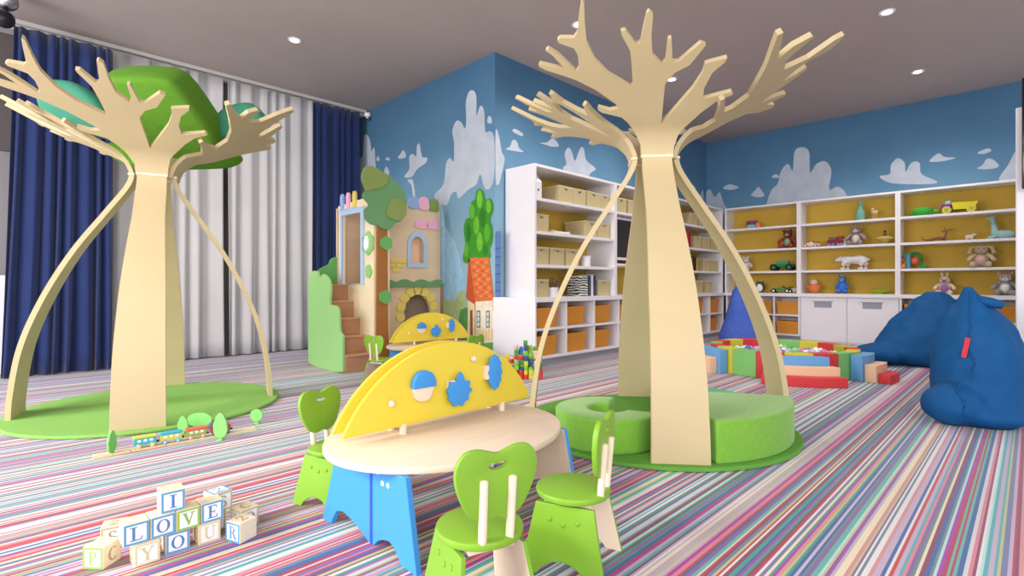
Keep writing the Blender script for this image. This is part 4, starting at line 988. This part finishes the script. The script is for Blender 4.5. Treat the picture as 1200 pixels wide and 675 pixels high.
# stylised vase rabbit, tiny figures
t = T('toy_rabbit_figure', 'pale turquoise rabbit figure with upright ears on the top shelf', 'toy figure', 1008, L1)
b = nb(); lathe(b, [(.045, 0), (.062, .03), (.07, .09), (.06, .15), (.035, .19), (.04, .22), (.03, .25), (.01, .26)]); obj('body', b, c('turquoise', (120,176,160)), t, 60)
for sx in (-1, 1):
    b = nb(); tube(b, [(sx*.02, 0, .24), (sx*.035, 0, .29), (sx*.045, 0, .34)], [.012, .014, .004]); obj('ear', b, c('turquoise', (120,176,160)), t, 80)
t = T('toy_bird_figure', 'small pale wire bird figure on the top shelf of the middle toy bookcase', 'toy figure', 1025, L1)
b = nb(); cyl(b, (-.02, 0, 0), (-.02, 0, .10), .005); cyl(b, (.02, 0, 0), (.02, 0, .10), .005); obj('leg', b, c('wire', (214,188,140)), t)
b = nb(); sph(b, (0, 0, .12), (.05, .03, .03)); sph(b, (-.03, 0, .165), .024); obj('body', b, c('bird', (214,186,150)), t, 80)
b = nb(); cyl(b, (-.05, 0, .165), (-.08, 0, .16), .006, .001, 6); obj('beak', b, c('beak', (200,140,60)), t)
# spinning top
t = T('spinning_top', 'pale yellow spinning top with a dark knob in the middle toy bookcase', 'toy', 1037, L2)
b = nb(); lathe(b, [(.012, 0), (.03, .02), (.10, .07), (.125, .09), (.10, .108), (.04, .125), (.015, .13)]); obj('body', b, c('brass', (206,188,100)), t, 50)
b = nb(); lathe(b, [(.115, .082), (.13, .09), (.115, .098)]); obj('rim', b, c('rim cream', (230,220,150)), t, 50)
b = nb(); lathe(b, [(.03, .13), (.028, .15), (.012, .165), (.010, .185), (.022, .195), (.02, .21), (.005, .218)]); obj('knob', b, c('top brown', (120,70,50)), t, 50)
# polar bear
t = T('toy_polar_bear', 'white polar bear figure walking left in the middle toy bookcase', 'toy animal', 1001, L3)
W_ = c('bear white', (226,222,224))
b = nb(); sph(b, (.06, 0, .165), (.145, .075, .075), 20); sph(b, (-.07, 0, .165), (.09, .065, .068), 20)
tube(b, [(-.10, 0, .175), (-.17, 0, .18), (-.205, 0, .175)], [.058, .045, .036], 14); sph(b, (-.215, 0, .175), (.05, .042, .042)); sph(b, (-.262, 0, .160), (.032, .024, .022))
for x in (-.12, .13):
    for sy in (-1, 1):
        dx = .03*sy; tube(b, [(x, sy*.035, .14), (x+dx, sy*.04, .08), (x+dx*.8, sy*.04, .02)], [.045, .036, .032], 12); sph(b, (x+dx*.8-.012, sy*.04, .018), (.045, .030, .018))
sph(b, (.205, 0, .17), .02)
o = obj('body', b, W_, t, 80); md = o.modifiers.new('r', 'REMESH'); md.mode = 'VOXEL'; md.voxel_size = .009; md.use_smooth_shade = True; ms2 = o.modifiers.new('s', 'SMOOTH'); ms2.iterations = 4
for sx in (-1, 1):
    b = nb(); sph(b, (-.195, sx*.028, .218), .013, 8); obj('ear', b, W_, t, 80)
b = nb(); sph(b, (-.293, 0, .165), .009, 8); obj('nose', b, M_dark, t, 80)
# orange roly poly doll
t = T('roly_poly_doll', 'orange round bodied doll with a white head on the countertop', 'toy', 954, L4)
b = nb(); sph(b, (0, 0, .085), (.092, .085, .085)); obj('body', b, c('rp orange', (226,126,70)), t, 80)
b = nb(); sph(b, (0, 0, .19), (.06, .055, .05)); obj('head', b, c('rp white', (232,216,204)), t, 80)
for sx in (-1, 1):
    b = nb(); sph(b, (sx*.085, -.01, .12), (.025, .025, .03), 10); obj('arm', b, c('rp orange', (226,126,70)), t, 80)
    b = nb(); sph(b, (sx*.02, -.05, .195), .006, 8); obj('eye', b, M_dark, t, 80)
# blue hippo-like figure
t = T('toy_blue_animal', 'tall blue standing animal figure on the countertop of the middle toy bookcase', 'toy animal', 987, L4)
Bq = c('cobalt', (66,124,206))
b = nb(); sph(b, (0, 0, .12), (.075, .065, .10)); sph(b, (0, -.01, .235), (.058, .055, .055)); tube(b, [(-.04, -.02, .07), (-.06, -.04, .02)], [.035, .04]); tube(b, [(.04, -.02, .07), (.06, -.04, .02)], [.035, .04])
tube(b, [(-.06, 0, .16), (-.088, -.03, .12), (-.07, -.06, .09)], [.022, .02, .02]); tube(b, [(.06, 0, .16), (.088, -.03, .12), (.07, -.06, .09)], [.022, .02, .02]); obj('body', b, Bq, t, 80)
b = nb(); sph(b, (0, -.055, .22), (.034, .025, .024)); obj('muzzle', b, c('sky2', (110,160,220)), t, 80)
for sx in (-1, 1):
    b = nb(); cyl(b, (sx*.035, 0, .27), (sx*.048, 0, .32), .016, .006, 10); obj('ear', b, Bq, t, 80)
    b = nb(); sph(b, (sx*.022, -.055, .25), .007, 8); obj('eye', b, M_paper, t, 80)
# lime dish
t = T('toy_dish', 'flat lime green toy dish on the countertop', 'toy dish', 1031, L4)
b = nb(); lathe(b, [(.05, .0), (.055, .02), (.13, .045), (.142, .062), (.13, .060), (.05, .035), (.01, .032)], n=32); obj('bowl', b, c('lime2', (180,214,40)), t, 50)
b = nb(); lathe(b, [(.136, .056), (.146, .062), (.138, .070), (.128, .064)], n=32); obj('rim', b, c('lime3', (130,190,40)), t, 50)
# turtle
t = T('toy_turtle', 'bright green toy turtle on the top shelf of the right toy bookcase', 'toy animal', 1081, L1)
b = nb(); sph(b, (.0, 0, .065), (.13, .09, .075), 18); obj('shell', b, c('turtle', (60,170,60)), t, 80)
b = nb()
for k in range(6): sph(b, (.075*math.cos(k*PI/3), .05*math.sin(k*PI/3), .108), (.03, .022, .016), 10)
obj('shell_spots', b, c('turtle2', (110,210,80)), t, 80)
b = nb(); sph(b, (.165, -.01, .06), (.04, .03, .03)); obj('head', b, c('turtle3', (90,190,70)), t, 80)
for x in (-.10, .10):
    for sy in (-1, 1):
        b = nb(); sph(b, (x*1.15, sy*.075, .022), (.055, .028, .020), 10); obj('flipper', b, c('turtle4', (40,140,60)), t, 80)
# driftwood-like dragon
t = T('toy_deer', 'thin brown branching deer figure lying on the second shelf', 'toy animal', 1099, L2)
Br = c('bark', (140,90,66))
b = nb(); tube(b, [(-.20, 0, .09), (-.17, 0, .04), (-.12, 0, .022), (-.05, 0, .045), (.02, 0, .055), (.07, 0, .05), (.09, 0, .10), (.10, 0, .14)], [.006, .012, .016, .02, .022, .02, .015, .014], 10)
sph(b, (.085, 0, .15), (.035, .018, .016)); obj('body', b, Br, t, 80)
b = nb(); tube(b, [(.10, 0, .155), (.08, 0, .19), (.07, 0, .21)], [.007, .006, .003], 6); tube(b, [(.10, 0, .155), (.15, 0, .175), (.21, 0, .18)], [.008, .007, .003], 6); tube(b, [(.14, 0, .172), (.17, 0, .15)], [.006, .003], 6); obj('antler', b, Br, t, 80)
for x in (-.12, -.06, .05, .08):
    b = nb(); tube(b, [(x, .01, .04), (x+.02, -.02, .02), (x-.015, -.04, .007)], [.01, .008, .007], 6); obj('leg', b, Br, t, 80)
# small white goat
t = T('toy_goat', 'tiny white animal figure between the brown deer and the giraffe', 'toy animal', 1136, L2)
b = nb(); sph(b, (0, 0, .05), (.05, .025, .028)); sph(b, (.055, 0, .08), (.022, .016, .016))
for x in (-.03, .03):
    for sy in (-1, 1): cyl(b, (x, sy*.014, 0), (x, sy*.014, .045), .008, n=8)
obj('body', b, c('goat', (226,210,204)), t, 80)
b = nb(); tube(b, [(.055, 0, .09), (.07, 0, .115), (.085, 0, .12)], [.006, .005, .002], 6); obj('horn', b, c('goat horn', (120,70,60)), t, 80)
# giraffe
t = T('toy_giraffe', 'pale blue seated giraffe figure at the right end of the second shelf', 'toy animal', 1172, L2)
Gq = c('giraffe', (150,188,190))
b = nb(); sph(b, (.03, 0, .06), (.13, .06, .06), 16); tube(b, [(-.05, 0, .06), (-.06, 0, .16), (-.075, 0, .26), (-.08, 0, .30)], [.05, .036, .026, .024], 12); sph(b, (-.105, 0, .305), (.05, .026, .024))
o = obj('body', b, Gq, t, 80); md = o.modifiers.new('r', 'REMESH'); md.mode = 'VOXEL'; md.voxel_size = .008; md.use_smooth_shade = True
for sx in (-1, 1):
    b = nb(); cyl(b, (-.075, sx*.012, .32), (-.07, sx*.014, .355), .005, .007, 8); obj('horn', b, Gq, t, 80)
    b = nb(); sph(b, (-.065, sx*.03, .32), (.010, .018, .008), 8); obj('ear', b, Gq, t, 80)
for k, sx in enumerate((-1, 1)):
    b = nb(); tube(b, [(-.04, sx*.04, .05), (-.08, sx*.05, .022), (-.13, sx*.05, .018)], [.022, .018, .017], 8); obj('leg', b, Gq, t, 80)
# colourful ring toy (two hoops with blocks)
t = T('toy_activity_frame', 'green, blue and orange activity toy at the left of the third shelf', 'toy', 1068, L3, s=1.1)
b = nb(); tube(b, [(.04+.075*math.cos(a), 0, .12+.10*math.sin(a)) for a in [PI*1.15-i*PI*1.3/14 for i in range(15)]], .020, 10); tube(b, [(.10, 0, .07), (.115, 0, .03)], .022, 10); obj('green_hoop', b, c('hoop green', (40,140,60)), t, 80)
b = nb(); box(b, (-.03, 0, .11), (.045, .07, .22), bev=.012); obj('blue_post', b, c('post blue', (80,150,180)), t)
b = nb(); tube(b, [(-.10+.05*math.cos(a), 0, .13+.07*math.sin(a)) for a in [i*PI/7 for i in range(15)]], .018, 10); obj('round_hoop', b, c('hoop mint', (90,160,100)), t, 80)
b = nb(); sph(b, (-.10, -.02, .035), (.045, .04, .035)); obj('orange_ball', b, c('ball orange', (232,130,70)), t, 80)
b = nb(); sph(b, (.04, -.01, .11), (.045, .03, .05)); obj('coral_bead', b, c('coral2', (222,96,80)), t, 80)
b = nb(); sph(b, (-.10, 0, .13), (.03, .02, .035)); obj('coral_bead', b, c('coral2', (222,96,80)), t, 80)
b = nb(); box(b, (.14, -.01, .02), (.08, .07, .04), bev=.012); obj('green_foot', b, c('hoop green', (40,140,60)), t)

# ------------------------------------------------------------------ heap of building blocks
heap = [mat('block '+n, rgb, .45) for n, rgb in (('red', (206,58,54)), ('blue', (62,120,196)), ('lime', (132,200,64)), ('yellow', (220,204,66)), ('natural', (226,200,170)), ('navy', (44,84,150)), ('green', (70,160,70)))]
hn = ['red', 'blue', 'lime', 'yellow', 'natural wood', 'navy', 'green']
hx, hy = 4.05, 3.84
protos = {}
def hblock(kind, ci):
    key = (kind, ci)
    if key in protos: return protos[key].copy()
    b = nb()
    if kind == 0: box(b, (0, 0, .024), (.046, .046, .048), bev=.004)
    elif kind == 1: lathe(b, [(.021, 0), (.023, .003), (.023, .045), (.021, .048)], n=20)
    elif kind == 2: prism(b, [(-.024, 0), (.024, 0), (.024, .006)]+[(.024*math.cos(a*PI/8), .006+.026*math.sin(a*PI/8)) for a in range(1, 9)], .044, my(.022))
    else: prism(b, [(-.044, 0), (-.020, 0), (-.014, .016), (0, .022), (.014, .016), (.020, 0), (.044, 0), (.044, .045), (-.044, .045)], .044, my(.022), bev=.002)
    o = obj(['cube_block', 'round_block', 'half_round_block', 'bridge_block'][kind], b, heap[ci], smooth=40); protos[key] = o; return o
ht = {}
rr = random.Random(3)
PEAK = {-4: 5, -3: 6, -2: 8, -1: 8, 0: 9, 1: 8, 2: 8, 3: 6}
for i in range(-4, 4):
    for j in range(-2, 3):
        x = hx+(i*S2+j*S2)*.051; y = hy+(-i*S2+j*S2)*.051
        nlev = max(1, int(PEAK[i]-(2-j)*1.0+rr.uniform(-.9, .6)))
        z = 0
        for k in range(nlev):
            last = k == nlev-1; kind = rr.choice([0, 1, 1, 0]) if not last else rr.choice([0, 1, 2, 2])
            ci = rr.randrange(7); o = hblock(kind, ci)
            if o.name not in COL.objects: COL.objects.link(o)
            o.location = (x+rr.uniform(-.0025, .0025), y+rr.uniform(-.0025, .0025), z); o.rotation_euler = (0, 0, -PI/4+rr.uniform(-.04, .04))
            lev = 'at the very bottom' if k == 0 else ('on top of its column' if last else 'midway up its column')
            tag(o, '%s %s toy block %s in the block heap' % (hn[ci], ['cube', 'round', 'half round', 'bridge'][kind], lev), 'toy block', 'toy building blocks heaped beside the cube shelf')
            z += .048
# ------------------------------------------------------------------ ball pit
PC = (6.55, 2.08); RP = .78
pit = thing('ball_pit', 'round foam ball pit with red, green, yellow and blue wall pads', 'ball pit', (PC[0], PC[1], 0), 0)
FR = mat('foam red', (214,62,66), .5); FG = mat('foam green', (128,196,112), .5); FY = mat('foam yellow', (214,204,64), .5); FL = mat('foam lime', (178,196,64), .5); FB = mat('foam blue', (108,166,222), .5); FP = mat('foam peach', (240,200,164), .5)
seq = [FG, FL, FR, FY, FR, FG, FR, FY, FG, FR, FY, FR, FG, FY, FR, FL, FR, FY]
nS = 18
for k in range(nS):
    a0 = 2*PI*k/nS; a1 = 2*PI*(k+1)/nS-.006; b = nb()
    P = [(RP*math.cos(a), RP*math.sin(a)) for a in (a0, (a0+a1)/2, a1)]+[((RP-.13)*math.cos(a), (RP-.13)*math.sin(a)) for a in (a1, (a0+a1)/2, a0)]
    prism(b, P, .285, bev=.006); obj('wall_pad', b, seq[k], pit)
b = nb(); lathe(b, [(RP-.14, 0), (RP-.135, .13), (.1, .132)], n=48); obj('floor_mat', b, FB, pit, 30)
balls = [mat('ball '+n, rgb, .25) for n, rgb in (('white', (240,240,246)), ('purple', (140,110,190)), ('pink', (226,130,160)), ('lilac', (190,180,224)), ('green', (150,206,130)), ('blue', (90,120,200)))]
bn = ['white', 'purple', 'pink', 'lilac', 'green', 'blue']
bp = []
rr = random.Random(11)
row = 0; y = -.62
while y < .62:
    x = -.62+(row % 2)*.037
    while x < .62:
        if math.hypot(x, y) < RP-.13-.042: bp.append((x+rr.uniform(-.003, .003), y+rr.uniform(-.003, .003), .132+.036+rr.choice([0, .0, .02, .035])))
        x += .0745
    y += .0655; row += 1
bproto = []
for m in balls:
    b = nb(); sph(b, (0, 0, 0), .036, 14); bproto.append(b)
bobs = [obj('play_ball', b, m, smooth=180) for b, m in zip(bproto, balls)]
used = set()
for (x, y, z) in bp:
    ci = rr.choice([0, 0, 0, 1, 1, 2, 3, 3, 4, 5]); o = bobs[ci] if ci not in used else bobs[ci].copy()
    if ci in used: COL.objects.link(o)
    used.add(ci); o.location = (PC[0]+x, PC[1]+y, z)
    tag(o, 'small glossy %s plastic ball lying in the foam ball pit' % bn[ci], 'ball', '%s balls in the ball pit' % bn[ci])
for (a, hw_, nm) in ((-151.6, 18, 'front of the ball pit'), (-94, 14, 'right side of the ball pit'), (141, 14, 'left side of the ball pit')):
    for k, (r0, r1, hh, m, cn) in enumerate(((.785, .90, .265, FB, 'blue tall'), (.903, 1.01, .18, FP, 'peach middle'), (1.013, 1.12, .095, FR, 'red low'))):
        w = hw_+(2 if nm[0] == 'f' and k else 0); q = math.radians(a)
        if nm[0] != 'f': w = hw_-k*2.5
        b = arcseat(0, 0, r0, r1, a-w, a+w, 0, hh, .006, 10)
        o = obj('foam_step', b, m, smooth=30); o.location = (PC[0], PC[1], 0)
        tag(o, '%s curved foam step at the %s' % (cn, nm), 'foam step', 'foam steps around the ball pit')

# ------------------------------------------------------------------ bean bags
def loft(bm, secs, n=56):
    q = spline(secs, 4, False); rings = []
    for (cx, cy, z, rx, ry) in q:
        top = secs[-1][2]; pl = .16*max(0, z/top-.45)
        rings.append([bm.verts.new((cx+max(rx, .01)*(1+pl*math.sin(7*2*PI*i/n+1))*math.cos(2*PI*i/n), cy+max(ry, .01)*(1+pl*math.sin(7*2*PI*i/n+1))*math.sin(2*PI*i/n), z)) for i in range(n)])
    for a, c in zip(rings, rings[1:]):
        for i in range(n): bm.faces.new((a[i], a[(i+1) % n], c[(i+1) % n], c[i]))
    bm.faces.new(rings[0][::-1]); bm.faces.new(rings[-1])
def beanbag(label, loc, rz, blobs, m, vox=.022, sm=10, amp=.012, seam=None, tagp=None, tip=None):
    t = thing('bean_bag', label, 'bean bag', loc, rz)
    b = nb()
    for bl in blobs:
        if bl[0] == 's': sph(b, bl[1], bl[2], 20)
        elif bl[0] == 'l': loft(b, bl[1])
        else: tube(b, bl[1], bl[2], 18)
    o = obj('bag_body', b, m, t, 180)
    md = o.modifiers.new('r', 'REMESH'); md.mode = 'VOXEL'; md.voxel_size = vox; md.use_smooth_shade = True
    s = o.modifiers.new('s', 'SMOOTH'); s.iterations = sm; s.factor = .5
    tex = bpy.data.textures.new('folds', 'CLOUDS'); tex.noise_scale = .22; tex.noise_depth = 2
    d = o.modifiers.new('d', 'DISPLACE'); d.texture = tex; d.strength = amp*2; d.mid_level = .5
    s2 = o.modifiers.new('s2', 'SMOOTH'); s2.iterations = 2
    # flatten the underside onto the floor
    dg = bpy.context.evaluated_depsgraph_get(); me = bpy.data.meshes.new_from_object(o.evaluated_get(dg))
    o.modifiers.clear(); 
    for v in me.vertices:
        if v.co.z < .012: v.co.z = .012*math.exp((v.co.z-.012)*0)*.3 if v.co.z < .004 else v.co.z
    old = o.data; o.data = me
    for p in me.polygons: p.use_smooth = True
    if seam:
        from mathutils.bvhtree import BVHTree
        bb2 = bmesh.new(); bb2.from_mesh(me); tree_ = BVHTree.FromBMesh(bb2)
        pts = []
        for p in spline(seam, 5, False):
            co, no, ix, di = tree_.find_nearest(Vector(p)); pts.append(co+no*.003)
        b = nb(); tube(b, pts, .0055, 6); obj('seam', b, m, t, 180)
        if tagp:
            k = int(len(pts)*tagp); p = pts[k]; nx = pts[k+1]; co, no, ix, di = tree_.find_nearest(p)
            d = (pts[min(k+3, len(pts)-1)]-p).normalized(); sd = no.cross(d)
            b = nb(); vs = [b.verts.new(p+d*u*.07+sd*v*.028+no*(.010 if v > 0 else .006)) for u, v in ((-1, 0), (1, 0), (1, 1), (-1, 1))]
            b.faces.new(vs); o2 = obj('red_tag', b, mat('bag tag red', (206,50,60), .6), t); md = o2.modifiers.new('th', 'SOLIDIFY'); md.thickness = .003
            o2['label'] = 'small red fabric tag sewn in the seam'
        bb2.free()
    if tip:
        b = nb(); tube(b, tip[0], tip[1], 12); obj('tied_top', b, m, t, 180)
    return t
# local frame turned so that +x runs to the camera's right and +y away from the camera
CR = -PI/4
x, y = cam2w(5.25, 6.55)
beanbag('wide blue bean bag slumped against the toy shelves', (x, y, 0), CR,
        [('l', [(-.02, 0, .0, .50, .40), (-.02, 0, .06, .60, .46), (.0, 0, .2, .62, .48), (.03, 0, .38, .55, .42), (.07, .02, .55, .45, .35), (.09, .02, .70, .31, .25), (.08, .02, .82, .19, .16), (.08, .02, .91, .09, .09)]), ('s', (-.60, -.06, .13), (.36, .26, .13))],
        M_bean, .025, 6, .034, seam=[(-.1, -.5, .05), (-.02, -.5, .3), (.04, -.4, .55), (.08, -.2, .8)])
x, y = cam2w(3.39, 3.79)
beanbag('tall dark blue bean bag with a red tag at the right edge of the photo', (x, y, 0), CR,
        [('l', [(.0, .0, .0, .22, .24), (.0, .0, .05, .25, .27), (.0, .0, .2, .262, .275), (.0, .0, .4, .26, .275), (.0, .0, .56, .245, .26), (-.01, .0, .70, .20, .21), (-.03, .0, .82, .13, .13), (-.05, .0, .91, .065, .065), (-.07, .0, .985, .025, .03)]),
         ('s', (-.26, -.10, .15), (.18, .18, .155)), ('s', (-.04, -.12, .09), (.27, .22, .095))],
        M_bean, .02, 5, .022,
        seam=[(-.36, -.40, .03), (-.36, -.40, .2), (-.38, -.38, .35), (-.40, -.36, .5), (-.42, -.34, .62), (-.34, -.32, .74), (-.2, -.2, .85), (-.09, -.04, .96)], tagp=.52,
        tip=([(-.05, -.05, .90), (.0, -.11, .87), (.05, -.13, .855), (.09, -.11, .86)], [.025, .035, .03, .012]))
x, y = cam2w(3.78, 8.6)
beanbag('periwinkle blue pointed bean bag in the corner behind the ball pit', (x, y, 0), CR,
        [('l', [(.10, 0, 0, .36, .3), (.10, 0, .08, .44, .36), (.08, 0, .22, .40, .33), (.04, 0, .4, .29, .25), (.0, 0, .6, .20, .18), (-.03, 0, .8, .12, .12), (-.05, 0, .98, .045, .05)])],
        M_bean2, .03, 8, .016)

# ------------------------------------------------------------------ ceiling lights and small fittings
M_lamp = mat('lamp glow', (255, 244, 232), .5, emit=18)
LP = [((2.54, 6.19), 'recessed ceiling downlight above the white curtains'), ((6.74, 1.09), 'recessed ceiling downlight nearest the top right of the room'), ((8.93, 1.10), 'recessed ceiling downlight close to the toy shelves'),
      ((4.63, 3.58), 'recessed ceiling downlight behind the left boughs of the right tree'), ((6.80, 3.60), 'recessed ceiling downlight above the bookcases, beside the right tree crown')]
for (p, lab) in LP:
    t = thing('ceiling_downlight', lab, 'ceiling light', (p[0], p[1], H), 0, 'recessed ceiling downlights')
    b = nb(); prism(b, ell(0, 0, .075, .075, 0, 352, 40), .008, Matrix.Translation((0, 0, -.008)), holes=[ell(0, 0, .05, .05, 0, 350, 32)]); obj('trim_ring', b, M_white, t, 40)
    b = nb(); lathe(b, [(.048, -.004), (.048, -.001)], n=32); obj('lamp', b, M_lamp, t)
    l = bpy.data.lights.new('downlight', 'SPOT'); l.energy = 110; l.spot_size = 2.5; l.spot_blend = .8; l.color = (1, .92, .84); l.shadow_soft_size = .05
    lo = bpy.data.objects.new('downlight_beam', l); COL.objects.link(lo); lo.location = (0, 0, -.03); lo.parent = t
t = thing('security_camera', 'small white dome fitting on the wall corner beside the right navy curtain', 'camera', (XC-.06, 7.75, 3.72))
b = nb(); lathe(b, [(.05, .10), (.055, .06), (.05, .04)]); obj('mount', b, M_white, t, 40)
b = nb(); sph(b, (0, 0, .03), .045); obj('dome', b, M_chrome, t, 80)
t = thing('spotlight', 'round metal spotlight pair on the ceiling at the far left', 'spotlight', (.10, 7.1, 3.72))
b = nb(); cyl(b, (0, 0, .18), (0, 0, .08), .02); obj('arm', b, M_chrome, t, 40)
b = nb(); sph(b, (0, 0, .05), .09); obj('lamp_head', b, M_chrome, t, 80)
b = nb(); sph(b, (-.02, -.03, -.14), .085); cyl(b, (-.02, -.03, -.1), (0, 0, .05), .02); obj('lower_lamp_head', b, M_dark, t, 80)

# ------------------------------------------------------------------ light
def area(name, loc, target, sx, sy, e, col=(1, 1, 1)):
    l = bpy.data.lights.new(name, 'AREA'); l.shape = 'RECTANGLE'; l.size = sx; l.size_y = sy; l.energy = e; l.color = col
    o = bpy.data.objects.new(name, l); COL.objects.link(o); o.location = loc
    o.rotation_euler = (Vector(target)-Vector(loc)).to_track_quat('-Z', 'Y').to_euler(); return o
area('window_daylight', (-3.2, 4.2, 2.1), (2.0, 3.6, .6), 4.5, 2.8, 380, (1, .97, .95))
area('window_daylight_rear', (-1.8, -2.6, 2.5), (4, 2.5, .8), 4.5, 2.4, 210, (1, .97, .94))
sun = bpy.data.lights.new('sun', 'SUN'); sun.energy = 1.0; sun.angle = .15; sun.color = (1, .95, .9)
so = bpy.data.objects.new('sun', sun); COL.objects.link(so); so.rotation_euler = Vector((.80, -.18, -.50)).to_track_quat('-Z', 'Y').to_euler()
w = bpy.data.worlds.new('World'); bpy.context.scene.world = w; w.use_nodes = True
w.node_tree.nodes['Background'].inputs[0].default_value = (.93, .95, 1, 1); w.node_tree.nodes['Background'].inputs[1].default_value = 1.25

# ------------------------------------------------------------------ camera
cam = bpy.data.cameras.new('camera'); co = bpy.data.objects.new('camera', cam); COL.objects.link(co)
cam.sensor_width = 36; cam.lens = 36*609/1200; cam.shift_y = -4.5/1200; cam.clip_start = .05; cam.clip_end = 60
co.location = (0, 0, 1); co.rotation_euler = (PI/2, 0, -PI/4)
sc = bpy.context.scene; sc.camera = co
sc.view_settings.view_transform = 'Standard'; sc.view_settings.look = 'None'; sc.view_settings.exposure = 0
